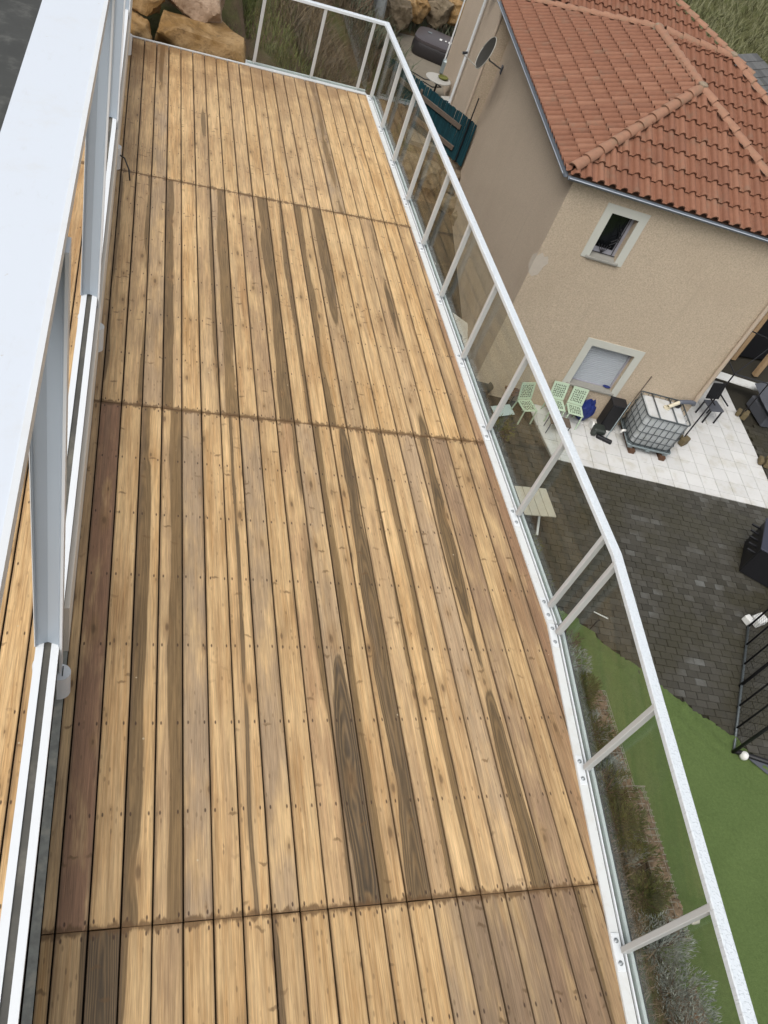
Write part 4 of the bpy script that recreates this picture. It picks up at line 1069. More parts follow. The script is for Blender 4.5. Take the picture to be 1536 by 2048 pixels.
dish(G(-4.25, 8.7, 4.82), -HU * .95 - HV * .08 + UP * .30, G(side_u(8.3) - .02, 9.5, 4.30), .42, 'round grey satellite dish on the side wall below the gutter')

# ------------------------------------------------------------------ rocks
def rr_sign(k): return 1 if (k * 7919) % 5 > 2 else -1
def rock_mesh(dims, seed, sub=3, rough=.12, boxy=.8):
    rr = random.Random(seed); bm = bmesh.new()
    if sub >= 4:
        bmesh.ops.create_cube(bm, size=2.0); bmesh.ops.subdivide_edges(bm, edges=bm.edges[:], cuts=15, use_grid_fill=True)
        off = Vector((rr.uniform(0, 50), rr.uniform(0, 50), rr.uniform(0, 50)))
        planes = [(Vector((sx * rr.uniform(.3, 1), sy * rr.uniform(.3, 1), sz * rr.uniform(.3, 1))).normalized(), rr.uniform(1.02, 1.32)) for sx in (-1, 1) for sy in (-1, 1) for sz in (-1, 1)]
        for v in bm.verts:
            p = v.co.copy(); p.x *= 1 + .10 * p.z * rr_sign(seed); p.z *= 1 + .12 * p.x * rr_sign(seed + 1)
            for n_, d in planes:
                k = p.dot(n_) - d
                if k > 0: p -= n_ * k
            q = Vector((p.x * dims[0], p.y * dims[1], p.z * dims[2]))
            dsp = noise.noise(q * 2.2 + off) * .10 + abs(noise.noise(q * 5.5 + off)) * -.06 + noise.noise(q * 14 + off) * .022
            v.co = q / 2 + q.normalized() * dsp * min(dims)
        m = bpy.data.meshes.new('rock'); bm.to_mesh(m); bm.free(); return m
    bmesh.ops.create_icosphere(bm, subdivisions=sub, radius=1.0)
    off = Vector((rr.uniform(0, 50), rr.uniform(0, 50), rr.uniform(0, 50)))
    planes = [(Vector((rr.uniform(-1, 1), rr.uniform(-1, 1), rr.uniform(-1, 1))).normalized(), rr.uniform(.68, .95)) for _ in range(14)]
    for v in bm.verts:
        p = v.co.copy(); mx = max(abs(p.x), abs(p.y), abs(p.z)); p = p.lerp(p / mx * .82, boxy)
        for n_, d in planes:
            k = p.dot(n_) - d
            if k > 0: p -= n_ * k
        p += p.normalized() * (noise.noise(p * 1.6 + off) * rough + noise.noise(p * 5 + off) * rough * .45 + noise.noise(p * 11 + off) * rough * .2)
        v.co = Vector((p.x * dims[0] / 2, p.y * dims[1] / 2, p.z * dims[2] / 2)) * 1.2
    m = bpy.data.meshes.new('rock'); bm.to_mesh(m); bm.free()
    return m
def rock(name, loc, dims, seed, mat, label=None, cat='boulder', group=None, rz=0, parent=None, tilt=0.0):
    o = link(name, rock_mesh(dims, seed, 4), mat, parent); o.location = loc; o.rotation_euler = (tilt, tilt * .5, rz); smooth_by_angle(o, 28)
    if label: tag(o, label, cat, group)
    return o
rock('boulder', (0.80, 12.04, -.05), (1.16, .78, .46), 3, 'rock', 'long ochre boulder lying right against the far end of the deck', rz=-.06)
rock('boulder', (0.66, 12.42, .36), (.74, .62, .40), 5, 'rock2', 'pinkish boulder resting on the long ochre one', rz=-.15)
rock('boulder', (-.10, 11.98, -.10), (.48, .62, .36), 8, 'rock', 'small square boulder at the left end of the rock wall', rz=.05)
rock('boulder', (-.12, 12.40, .32), (.78, .62, .48), 11, 'rock', 'brown boulder sitting on the small square one', rz=.1)
rock('boulder', (.40, 12.8, .72), (.95, .6, .44), 14, 'rock2', 'pale boulder at the very top edge of the rock wall', rz=.2)
# rocks of the terraces beyond
rk = random.Random(5)
far_rocks = [((9.35, 34.6, -5.75), (1.2, 1.0, 1.0), 'rock3', 'large ochre rock left of the hot tub'), ((10.35, 35.4, -5.6), (.9, .8, .9), 'rock', 'upright ochre rock behind the hot tub'),
             ((11.35, 35.9, -5.6), (1.1, .9, .9), 'rock3', 'mossy rock behind the hot tub near the house wall'), ((10.7, 36.2, -4.9), (.8, .7, .6), 'rock3', 'pale topped stone on the upper row behind the hot tub'),
             ((12.2, 36.0, -5.5), (1.0, .9, .8), 'rock', 'brown rock half hidden by the house corner'), ((8.5, 35.6, -5.2), (1.2, .9, .9), 'rock3', 'grey green rock highest on the bank by the tree')]
for k, (p, d, m_, lb) in enumerate(far_rocks): rock('rock', p, d, 30 + k, m_, lb, 'rock', rz=rk.uniform(0, 3))
wall_rocks = [((9.95, 24.35, -7.0), (.8, .6, .7), 'rock3', 'stone at the foot of the teal fence next to the house wall'), ((9.2, 24.5, -7.0), (.75, .6, .65), 'rock3', 'brown stone under the lower end of the teal fence'),
              ((9.75, 23.6, -7.35), (.6, .5, .45), 'rock3', 'pale stone lying on the slope below the teal fence'), ((10.1, 22.7, -7.4), (.7, .55, .5), 'rock3', 'lowest grey stone against the shaded house wall'), ((8.5, 24.7, -6.9), (.8, .6, .7), 'rock3', 'dark stone beneath the middle of the teal fence')]
for k, (p, d, m_, lb) in enumerate(wall_rocks): rock('rock', p, d, 50 + k, m_, lb, 'rock', rz=rk.uniform(0, 3))

# ------------------------------------------------------------------ pale slabs on the slope (seen through the glass)
for k, (p, d, rz, lb) in enumerate([((8.1, 20.1, -7.52), (.95, .6, .16), .4, 'white stone slab seen through the farthest glass panes'), ((8.6, 16.9, -7.5), (1.0, .95, .18), .9, 'broad pale slab seen through the middle glass panes')]):
    o = MB().box((0, 0, 0), d, ch=.03).build('stone_slab', 'slab'); o.location = p; o.rotation_euler = (.12, -.15, rz); tag(o, lb, 'stone slab')

# ------------------------------------------------------------------ vegetation builders
def blades(name, mat, pts, h, w, lean, rnd, parent=None, curve=True):
    m = MB()
    for p in pts:
        a = rnd.uniform(0, 6.283); hh = h * rnd.uniform(.55, 1.25); ww = w * rnd.uniform(.7, 1.3); l = lean * rnd.uniform(.2, 1.3)
        d = Vector((math.cos(a), math.sin(a), 0)); s = Vector((-d.y, d.x, 0)); p = Vector(p)
        q = p + d * (l * hh * .35) + UP * hh * .6; t = p + d * (l * hh) + UP * hh
        m.add([p - s * ww / 2, p + s * ww / 2, q + s * ww * .35, q - s * ww * .35, t], [(0, 1, 2, 3), (3, 2, 4)])
    return m.build(name, mat, parent)
rv = random.Random(11)
# grass on the bank at the far end
pts = []
for _ in range(9000):
    x = rv.uniform(1.0, 4.2); y = rv.uniform(11.75, 19)
    if noise.noise(Vector((x * .7, y * .5, 1))) < -.05 - (x - 1.6) * .10 + .28: pts.append((x, y, ground_z(x, y) - .02))
tag(blades('bank_grass', 'grass', pts, .16, .014, .6, rv), 'short green grass on the bank beside the boulders', 'grass', kind='stuff')
# dry brush stems on the slope
pts = []
for _ in range(15000):
    x = rv.uniform(2.0, 8.4); y = rv.uniform(12.0, 34)
    if y < 14 and x < 2.8: continue
    if noise.noise(Vector((x * .5, y * .4, 7))) > -.28: pts.append((x, y, ground_z(x, y) - .03))
tag(blades('slope_brush', 'dry', pts, .55, .016, 1.0, rv), 'tangled brown brush covering the slope beyond the far railing', 'brush', kind='stuff')
pts = []
for _ in range(7000):
    x = rv.uniform(3.0, 12.6); y = rv.uniform(27, 44)
    if 9.4 < x and y < 35: continue
    pts.append((x, y, ground_z(x, y) - .03))
tag(blades('bank_scrub', 'brush', pts, .6, .05, .9, rv), 'grey green scrub on the bank behind the hot tub', 'scrub', kind='stuff')
pts = []
for _ in range(42000):
    x = rv.uniform(22, 62); y = rv.uniform(36, 92)
    pts.append((x, y, ground_z(x, y) - .05))
tag(blades('far_scrub', 'farbrush', pts, .55, .05, 1.2, rv), 'olive scrub on the hillside beyond the roofs', 'scrub', kind='stuff')

def leaf_cloud(c, rad, n, size, rnd, mode='leaf', up=.4):
    """many small leaf faces through an uneven volume"""
    m = MB(); c = Vector(c); off = Vector((rnd.uniform(0, 30),) * 3)
    for _ in range(n):
        d = Vector((rnd.gauss(0, 1), rnd.gauss(0, 1), rnd.gauss(0, 1))).normalized()
        k = rnd.random() ** .4 * (1 + .45 * noise.noise(d * 1.7 + off))
        p = c + Vector((d.x * rad[0], d.y * rad[1], max(d.z, -.5) * rad[2])) * k
        if noise.noise(p * 3.2 + off) < -.22: continue
        g = (d + Vector((rnd.uniform(-.7, .7), rnd.uniform(-.7, .7), rnd.uniform(-.3, .7) + up))).normalized()
        s = g.cross(Vector((rnd.uniform(-1, 1), rnd.uniform(-1, 1), rnd.uniform(-1, 1)))).normalized()
        L = size * rnd.uniform(.6, 1.4); w_ = L * (.16 if mode == 'needle' else .42)
        m.add([p - s * w_ * .5, p + g * L * .5 - s * w_ * .5, p + g * L, p + g * L * .5 + s * w_ * .5], [(0, 1, 2, 3)])
    return m
def shrub(name, base, rad, n, size, mat, label, cat, rnd, mode='needle', group=None, stems=5):
    t = thing(name, base, label, cat, group); c = Vector((0, 0, rad[2] * .55))
    s = MB()
    for k in range(stems):
        a = 6.283 * k / stems + rnd.uniform(-.4, .4)
        s.tube([(0, 0, -.05), (math.cos(a) * rad[0] * .3, math.sin(a) * rad[1] * .3, rad[2] * .5), (math.cos(a) * rad[0] * .7, math.sin(a) * rad[1] * .7, rad[2] * .95)], [.018, .012, .004], 5)
    s.build('stems', 'bark', t)
    leaf_cloud(c, rad, n, size, rnd, mode).build('foliage', mat, t)
    return t
rs = random.Random(3)
ros = [((7.90, 5.75), .42, 'dark shrub just past the upper gabion end', 'rosemary'), ((7.86, 4.95), .42, 'brown green shrub second along the planted bank', 'rosemary'), ((7.82, 4.0), .42, 'olive shrub beside the start of the long gabion', 'rosemary'),
       ((7.80, 3.45), .42, 'olive shrub at the bare patch of the long gabion', 'rosemary'), ((8.02, 2.95), .38, 'olive shrub spilling over the middle of the long gabion', 'rosemary'), ((7.86, 2.42), .42, 'olive shrub leaning over the lower part of the long gabion', 'rosemary')]
for k, ((x, y), r, lb, mt) in enumerate(ros):
    shrub('rosemary_shrub', (x, y, ground_z(x, y) + .05), (r, r * .75, r * .85), 2600, .085, mt, lb, 'shrub', rs, group='shrubs along the planted bank')
lav = [((8.05, 6.35), .42, 'grey dry shrub highest on the planted bank'), ((8.25, 5.35), .34, 'grey lavender tuft between two dark shrubs'), ((8.28, 4.5), .34, 'grey lavender above the corner of the long gabion'),
       ((7.85, 1.75), .5, 'grey lavender mound at the end of the long gabion'), ((7.80, 1.15), .55, 'large silvery lavender mound beside the turf'), ((7.70, .65), .58, 'silvery lavender mound at the bottom by the railing'), ((8.02, 3.2), .3, 'small grey lavender tuft between the olive shrubs')]
for k, ((x, y), r, lb) in enumerate(lav):
    shrub('lavender_bush', (x, y, ground_z(x, y) + .02), (r, r * .9, r * .62), 3000, .075, 'lavender', lb, 'lavender', rs, group='lavender on the planted bank')
pts = []
for _ in range(5200):
    x = rs.uniform(6.6, 8.3); y = rs.uniform(-1, 12.5); pts.append((x, y, ground_z(x, y) - .02))
tag(blades('bank_litter', 'dry', pts, .13, .02, 1.3, rs), 'dry leaf litter and stems on the planted bank', 'ground cover', kind='stuff')
# dry plants along the foot of the bank (behind the glass)
for (x, y, r, mt, lb) in [(8.45, 9.6, .35, 'olive', 'green and straw coloured tuft beside the pale garden table'), (8.35, 8.7, .38, 'olive', 'yellow green tuft below the kink of the railing'), (8.75, 13.2, .4, 'olive', 'moss green plant behind the glass by the house'), (8.6, 7.2, .35, 'dry', 'rusty dry plant at the tip of the turf')]:
    shrub('garden_plant', (x, y, ground_z(x, y)), (r, r, r), 700, .10, mt, lb, 'plant', rs)
# evergreen and leaning trunks at the top edge
def tree(loc, h, r, mat, bark, label, rnd, n=2600, crown_z=.55, lean=(0, 0), size=.28):
    t = thing('tree', loc, label, 'tree'); l = Vector((lean[0], lean[1], 0))
    s = MB(); s.tube([(0, 0, -.3), l * .3 + UP * h * .3, l * .7 + UP * h * .65, l + UP * h * .95], [.16 * h / 4, .12 * h / 4, .08 * h / 4, .02], 9)
    for k in range(9):
        a = rnd.uniform(0, 6.28); f0 = rnd.uniform(.35, .8); b0 = l * f0 + UP * h * f0
        s.tube([b0, b0 + Vector((math.cos(a), math.sin(a), .5)) * r * .5, b0 + Vector((math.cos(a), math.sin(a), .7)) * r * .95], [.045 * h / 4, .025 * h / 4, .008], 5)
    smooth_by_angle(s.build('trunk', bark, t))
    if n: leaf_cloud(l + UP * h * crown_z, (r, r, h * .45), n, size, rnd, 'leaf').build('crown', mat, t)
    return t
tree((6.6, 33.6, ground_z(6.6, 33.6)), 2.6, 1.2, 'evergreen', 'bark', 'dark evergreen bush behind the far corner of the railing', rs, 3800, .5, size=.2)
tree((4.4, 33.0, ground_z(4.4, 33)), 3.0, 1.3, 'evergreen', 'bark', 'dark evergreen tree left of the green bush at the top edge', rs, 3000, .5, size=.2)
def bare(loc, pts_, rad, bark, label):
    t = thing('bare_tree', loc, label, 'tree'); s = MB().tube(pts_, rad, 10)
    for k in range(7):
        p = Vector(pts_[1]).lerp(Vector(pts_[-1]), rs.uniform(0, .9)); a = rs.uniform(0, 6.28)
        s.tube([p, p + Vector((math.cos(a), math.sin(a), .6)) * .5, p + Vector((math.cos(a + .3), math.sin(a + .3), 1.1)) * .9], [.05, .03, .008], 5)
    smooth_by_angle(s.build('trunk', bark, t)); return t
bare((7.4, 31.6, ground_z(7.4, 31.6)), [(0, 0, -.3), (.05, .4, .8), (.25, .9, 1.9), (.2, 1.5, 3.2)], [.34, .27, .22, .16], 'bark', 'reddish brown tree trunk at the top edge above the railing corner')
bare((8.05, 32.2, ground_z(8.05, 32.2)), [(0, 0, -.3), (.12, .4, .8), (.15, .9, 1.8), (.5, 1.4, 3.0)], [.36, .24, .19, .13], 'bark2', 'pale grey tree trunk beside the reddish brown one')
for k, (x, y, h, r) in enumerate([(46, 74, 3.2, 2.6), (52, 70, 3.0, 2.4), (40, 66, 1.8, 1.6), (47, 62, 1.6, 1.5), (43, 78, 2.0, 2.0), (55, 80, 4.0, 3.0)]):
    tree((x, y, ground_z(x, y)), h, r, ('evergreen', 'brush', 'olive')[k % 3], 'bark', ['dark tree in the top right corner', 'grey green thicket right of the dark corner tree', 'yellowish bush just above the roof ridge', 'round scrubby bush beside the slate roof', 'pale bush on the far hillside left of the corner tree', 'tall dark tree behind the hillside scrub'][k], rs, 1500, .5, size=.4)

# ------------------------------------------------------------------ gabions
def gabion(a, b_, w, z0, z1, label, seed):
    a, b_ = Vector((*a, 0)), Vector((*b_, 0)); d = b_ - a; L = d.length; d.normalize(); nn = Vector((-d.y, d.x, 0)); rr = random.Random(seed)
    t = thing('gabion', (a.x, a.y, z0), label, 'gabion', 'stone gabions edging the turf'); D = Matrix.Translation((-a.x, -a.y, -z0))
    wire = MB(); r = .0065; st = .10
    k = int(L / st)
    for i in range(k + 1):
        p = a + d * (L * i / k)
        wire.tube([p + UP * z0, p + UP * z1, p + nn * w + UP * z1, p + nn * w + UP * z0], r, 4, False)
    for j in range(int(w / st) + 1):
        q = nn * min(w, j * st); wire.tube([a + q + UP * (z1 + .004), b_ + q + UP * (z1 + .004)], r, 4, False)
    zz = z0
    while zz < z1:
        wire.tube([a + nn * (w + .003) + UP * zz, b_ + nn * (w + .003) + UP * zz], r, 4, False); wire.tube([a - d * .003 + UP * zz, a - d * .003 + nn * w + UP * zz], r, 4, False); zz += st
    o = wire.build('wire_cage', 'wire', t); o.matrix_parent_inverse = D
    protos = [rock_mesh((.17, .13, .12), 90 + q, 2, .25, .3) for q in range(6)]
    for q in protos: q.materials.append(MT['gravel'])
    cnt = int(L * w * 130)
    for i in range(min(cnt, 120)):
        p = a + d * rr.uniform(.05, L - .05) + nn * rr.uniform(.05, w - .05)
        o = link('stone', protos[rr.randrange(6)], None, t); o.matrix_parent_inverse = D
        o.location = p + UP * (z1 - .06 - rr.uniform(0, .03)); o.rotation_euler = (rr.uniform(0, 6), rr.uniform(0, 6), rr.uniform(0, 6)); s_ = rr.uniform(.7, 1.25); o.scale = (s_, s_, s_)
    fill = MB().box((a + b_) / 2 + nn * w / 2 + UP * (z0 + z1 - .10) / 2, (w - .05, L - .05, z1 - z0 - .12), nn, d, UP).build('fill', 'under', t); fill.matrix_parent_inverse = D
    deep = MB()
    for i in range(int(L * 60)):
        p = a + d * rr.uniform(.05, L - .05) + nn * (w - .045) + UP * rr.uniform(z0 + .04, z1 - .08); m_ = protos[rr.randrange(6)]
        s_ = rr.uniform(.6, .9); deep.add([p + Vector(v.co) * s_ for v in m_.vertices], [tuple(pp_.vertices) for pp_ in m_.polygons])
    o = deep.build('stones', 'gravel', t); o.matrix_parent_inverse = D; tag(o, kind='stuff')
gabion((8.57, 4.25), (8.42, 1.92), .37, GZ, -6.95, 'long wire gabion filled with brown stones beside the turf', 1)
gabion((8.60, 6.10), (8.50, 4.30), .34, GZ, -7.10, 'overgrown upper gabion with lavender hanging over it', 2)
rock('stone', (8.98, 2.15, GZ + .62), (.16, .14, .10), 77, 'slab', 'pale loose stone lying on the outer edge of the long gabion', 'stone')
sp = MB().prism([(7.9, .2), (8.98, .3), (9.02, .9), (9.0, 1.32), (8.62, 1.33), (8.2, 1.0)], GZ - .1, GZ + .05).build('gravel_bed', 'soil'); tag(sp, kind='structure')

# ------------------------------------------------------------------ things on the patio
def iP(o, base): o.matrix_parent_inverse = Matrix.Translation(-base); return o
# IBC water tank in a wire cage
I0 = G(1.32, -.49, .13)
ibc = thing('water_tank', I0[:], 'white plastic water tank in a grey wire cage beside the house wall', 'water tank'); B_ = I0
TW, TD, TH_ = 1.20, .98, 1.02
def rbox(c, dx, dy, z0, z1, r, n=5):
    pts_ = []
    for sx, sy, a0 in ((1, -1, -90), (1, 1, 0), (-1, 1, 90), (-1, -1, 180)):
        for i in range(n + 1):
            a = R_(a0 + 90 * i / n); pts_.append((sx * (dx / 2 - r) + r * math.cos(a), sy * (dy / 2 - r) + r * math.sin(a)))
    return pts_
def hq(u, v, w): return G(1.32 + u, -.49 + v, .13 + w)
def rring(dx, dy, w, r): return [hq(a, b_, w) for a, b_ in rbox(0, dx, dy, 0, 0, r)]
m = MB(); levels = [(TW - .10, TD - .10, .14, .14), (TW - .06, TD - .06, .17, .14), (TW - .05, TD - .05, .55, .13), (TW - .06, TD - .06, .98, .13), (TW - .10, TD - .10, 1.03, .12), (TW - .2, TD - .2, 1.05, .10)]
rings = [rring(*l) for l in levels]; nr = len(rings[0]); vs_ = sum(rings, [])
m.add(vs_, [(k * nr + i, k * nr + (i + 1) % nr, k * nr + nr + (i + 1) % nr, k * nr + nr + i) for k in range(len(levels) - 1) for i in range(nr)])
tk_ = iP(m.build('tank', 'tank', ibc), B_); smooth_by_angle(tk_, 40)
m = MB().add(rring(TW - .19, TD - .19, 1.052, .10), [tuple(range(nr))]); iP(m.build('tank_top', 'tanktop', ibc), B_)
cg = MB()
def loop(w, r=.012, e=0.0):
    p = rring(TW + e, TD + e, w, .10); cg.tube(p + [p[0]], r, 6, False)
for w_ in (.14, .34, .57, .80, 1.075): loop(w_, .010)
loop(1.09, .016)
for i in range(7):
    u_ = -TW / 2 + .11 + (TW - .22) * i / 6
    for v_ in (-TD / 2, TD / 2): cg.tube([hq(u_, v_, .12), hq(u_, v_, 1.09)], .0095, 6)
for i in range(5):
    v_ = -TD / 2 + .11 + (TD - .22) * i / 4
    for u_ in (-TW / 2, TW / 2): cg.tube([hq(u_, v_, .12), hq(u_, v_, 1.09)], .0095, 6)
c_ = iP(cg.build('cage', 'cage', ibc, True), B_)
top = MB()
for u_ in (-.26, .22): top.tube([hq(u_, -TD / 2, 1.09), hq(u_, TD / 2, 1.09)], .017, 8)
iP(top.build('top_bar', 'cage', ibc, True), B_)
pal = MB().add(rring(TW + .02, TD + .02, .06, .08), [tuple(range(nr))[::-1]])
p0 = rring(TW + .02, TD + .02, .06, .08); p1 = rring(TW + .02, TD + .02, .105, .08)
pal.add(p0 + p1, [(i, (i + 1) % nr, nr + (i + 1) % nr, nr + i) for i in range(nr)] + [tuple(range(nr, 2 * nr))])
for u_ in (-.5, 0, .5): pal.box(hq(u_, 0, .03), (.12, TD, .055), HU, HV, UP)
iP(pal.build('pallet', 'steel', ibc), B_)
rim = MB(); p = rring(TW + .05, TD + .05, .115, .09); rim.tube(p + [p[0]], .018, 6, False); iP(rim.build('pallet_rim', 'steel', ibc, True), B_)
lid = MB().lathe((0, 0, 0), [(.085, 0), (.085, .035), (.06, .036), (.06, .012), (.01, .012)], 18); l_ = lid.build('filler_neck', 'pipe_cream', ibc); l_.matrix_parent_inverse = Matrix.Translation(-B_); l_.location = hq(.06, .07, 1.055)
tap = MB().tube([hq(-.66, -.12, .22), hq(-.74, -.14, .22), hq(-.78, -.15, .14)], .035, 8); iP(tap.build('outlet_tap', 'whitep', ibc, True), B_)
for k, (u_, lb) in enumerate(((-.42, 'left rusty timber bearer under the water tank'), (.46, 'right rusty timber bearer under the water tank'))):
    tag(MB().box(hq(u_, -.05, -.062), (.16, 1.04, .125), HU, HV, UP, ch=.01).build('timber_bearer', 'rust'), lb, 'timber block', 'bearers under the water tank')
tag(MB().lathe(hq(.40, .28, 1.055), [(.10, 0), (.105, .05), (.09, .09), (.05, .095), (.05, .04)], 16).build('tank_lid', 'black'), 'black screw lid left lying on the water tank', 'lid')
fp = thing('filler_pipe', hq(.2, .3, 1.2)[:], 'grey and cream pipe leading from the downpipe into the tank', 'pipe'); FB = hq(.2, .3, 1.2)
iP(MB().tube([G(2.20, -.09, 1.27), G(2.14, -.16, 1.36), G(1.98, -.22, 1.40), G(1.78, -.26, 1.38), G(1.66, -.30, 1.37)], .058, 12).build('grey_hose', 'pipe_grey', fp, True), FB)
iP(MB().tube([G(1.72, -.28, 1.38), G(1.40, -.42, 1.24)], [.050, .050], 12, False).build('cream_spout', 'pipe_cream', fp, True), FB)
# brooms and mower
tag(MB().tube([G(.48, -.30, .05), G(.74, -.03, 1.72)], .013, 6).build('long_stick', 'oldwood'), 'thin brown stick leaning on the wall behind the tank', 'stick')
mow = thing('black_cabinet', G(.28, -.22, 0)[:], 'black narrow box standing against the wall left of the tank', 'box'); MBs = G(.28, -.22, 0)
iP(MB().box(G(.30, -.20, .42), (.40, .34, .82), HU, HV, UP, ch=.02).build('body', 'black', mow), MBs)
iP(MB().box(G(.30, -.20, .845), (.42, .36, .025), HU, HV, UP, ch=.006).build('lid', 'iron', mow), MBs)
sw = thing('lawn_scarifier', G(.08, -.62, 0)[:], 'small dark machine with broom head on the patio before the black box', 'garden machine'); SB = G(.08, -.62, 0)
iP(MB().box(G(.02, -.55, .14), (.34, .30, .16), HU, HV, UP, ch=.04).build('deck', 'pot', sw), SB)
iP(MB().tube([G(-.18, -.42, .12), G(-.12, -.42, .12)], .11, 14).build('wheel', 'whitep', sw), SB); iP(MB().tube([G(-.18, -.68, .10), G(-.10, -.68, .10)], .09, 14).build('wheel', 'pot', sw), SB)
iP(MB().box(G(.16, -.80, .06), (.42, .10, .10), (HU * .94 - HV * .34), (HV * .94 + HU * .34), UP, ch=.015).build('broom_head', 'black', sw), SB)
iP(MB().tube([G(.20, -.78, .08), G(.46, -.36, 1.05)], .014, 6).build('handle', 'steel', sw), SB)
# green plastic chairs
def chair(p, rz, label, tilt=0.0):
    t = thing('garden_chair', p, label, 'chair', 'pale green plastic garden chairs', rz)
    rrc = random.Random(hash(label) % 999)
    def panel(name, c, w, h, X, Y, Z):
        m = MB(); c = Vector(c); b0 = .035
        m.box(c + X * (w / 2 - b0 / 2), (b0, h, .016), X, Y, Z, .005); m.box(c - X * (w / 2 - b0 / 2), (b0, h, .016), X, Y, Z, .005)
        m.box(c + Y * (h / 2 - b0 / 2), (w - .07, b0, .016), X, Y, Z, .005); m.box(c - Y * (h / 2 - b0 / 2), (w - .07, b0, .016), X, Y, Z, .005)
        m.box(c, (w - .06, h - .06, .008), X, Y, Z)
        hl = MB(); nx, ny = 6, 6  # dark bars laid on the solid panel stand for the shade in its holes
        for i in range(nx):
            for j in range(ny):
                a = c + Z * .0055 + X * ((i - (nx - 1) / 2) * (w - .10) / nx + rrc.uniform(-.006, .006)) + Y * ((j - (ny - 1) / 2) * (h - .12) / ny + rrc.uniform(-.006, .006))
                th = rrc.uniform(0, 3.14); D_ = X * math.cos(th) + Y * math.sin(th); E_ = Z.cross(D_); l = .022
                hl.bar(a - D_ * l, a + E_ * l * .5, .017, .004, Z); hl.bar(a + E_ * l * .5, a + D_ * l, .017, .004, Z)
        po = m.build(name, 'chair', t); tag(hl.build('hole_mark', 'chairdk', po), kind='stuff')
    X, Y, Z = Vector((1, 0, 0)), Vector((0, 1, 0)), UP
    panel('seat', (0, .02, .44), .42, .42, X, Y, Z)
    bd = Vector((0, .30, .95)).normalized(); panel('backrest', (0, .29, .68), .42, .46, X, bd, X.cross(bd))
    for sx in (-1, 1):
        MB().bar((sx * .19, -.19, .0), (sx * .18, -.17, .44), .035, .030, (0, 1, 0), .006).build('leg', 'chair', t)
        MB().bar((sx * .19, .28, .0), (sx * .18, .22, .44), .035, .030, (0, 1, 0), .006).build('leg', 'chair', t)
    return t
hz = HT
chair(G(-1.30, -.42, .018), hz + .04, 'left pale green lattice chair under the shuttered window')
chair(G(-.80, -.45, .018), hz - .05, 'right pale green lattice chair under the shuttered window')
chair(G(-2.13, -.72, -.0), hz + .35, 'pale green lattice chair standing on the paving behind the railing')
# folding stool between, bag, cushion lounger
st_ = thing('folded_table', G(-1.25, -.95, .018)[:], 'low grey folding table in front of the green chairs', 'table'); SBq = G(-1.25, -.95, .018)
iP(MB().box(G(-1.25, -.92, .38), (.55, .34, .02), HU, HV, UP).build('top', 'oldwood', st_), SBq)
for du in (-.25, .25):
    for dv in (-.14, .14): iP(MB().tube([G(-1.25 + du, -.92 + dv, .018), G(-1.25 + du, -.92 + dv, .37)], .013, 6).build('leg', 'pipe_grey', st_), SBq)
bm = bmesh.new(); bmesh.ops.create_icosphere(bm, subdivisions=3, radius=1)
for v in bm.verts:
    n_ = noise.noise(v.co * 2.3) * .3 + noise.noise(v.co * 6) * .12; v.co = Vector((v.co.x * .22, v.co.y * .13, v.co.z * .34 + .33)) * (1 + n_)
mm = bpy.data.meshes.new('bag'); bm.to_mesh(mm); bm.free(); o = link('plastic_bag', mm, 'bag'); o.location = G(-.40, -.20, .02); o.rotation_euler.z = HT; tag(o, 'crumpled dark blue plastic bag beside the right green chair', 'bag'); smooth_by_angle(o, 25)
bm = bmesh.new(); bmesh.ops.create_icosphere(bm, subdivisions=2, radius=1)
for v in bm.verts: v.co = Vector((v.co.x * .10, v.co.y * .05, v.co.z * .03 + .03)) * (1 + noise.noise(v.co * 3) * .4)
mm = bpy.data.meshes.new('cloth'); bm.to_mesh(mm); bm.free(); o = link('cloth', mm, 'bag'); o.location = G(-.09, .12, .965); o.rotation_euler.z = HT; tag(o, 'blue cloth lying on the sill of the shuttered window', 'cloth')
lo = thing('lounge_chair', G(-2.35, .15, 0)[:], 'brown slatted lounge chair at the shaded house wall behind the glass', 'chair', None, HT + .5)
for k in range(7): MB().box((0, -.35 + k * .11, .34 + (.0 if k < 4 else (k - 3) * .07)), (.62, .085, .03), ch=.008).build('slat', 'brownfab', lo)
for sx in (-1, 1):
    MB().bar((sx * .28, -.4, .31), (sx * .28, .05, .31), .04, .04).build('rail', 'oldwood', lo); MB().bar((sx * .28, .05, .31), (sx * .28, .42, .56), .04, .04).build('rail', 'oldwood', lo)
    for yy in (-.36, .28): MB().bar((sx * .28, yy, 0), (sx * .28, yy, .32 + (.14 if yy > 0 else 0)), .045, .045).build('leg', 'oldwood', lo)
for k, (u_, v_, r, lb) in enumerate(((-2.95, -.15, .24, 'dark round pot nearest the house corner'), (-3.0, 1.6, .22, 'dark round pot beside the shaded wall'))):
    tag(MB().lathe(G(u_ - (.9 if k else .25), v_, 0), [(r * .7, 0), (r, .32), (r * 1.06, .34), (r * .95, .35), (r * .9, .28)], 20).build('plant_pot', 'pot', None, True), lb, 'pot')
bs = MB().box((0, 0, 0), (.55, .34, .012), ch=.004).build('blue_sheet', 'blue'); bs.location = G(-2.62, -.62, .05); bs.rotation_euler = (.08, -.1, .2); tag(bs, 'pale blue plastic sheet lying on the paving by the lounge chair', 'sheet')

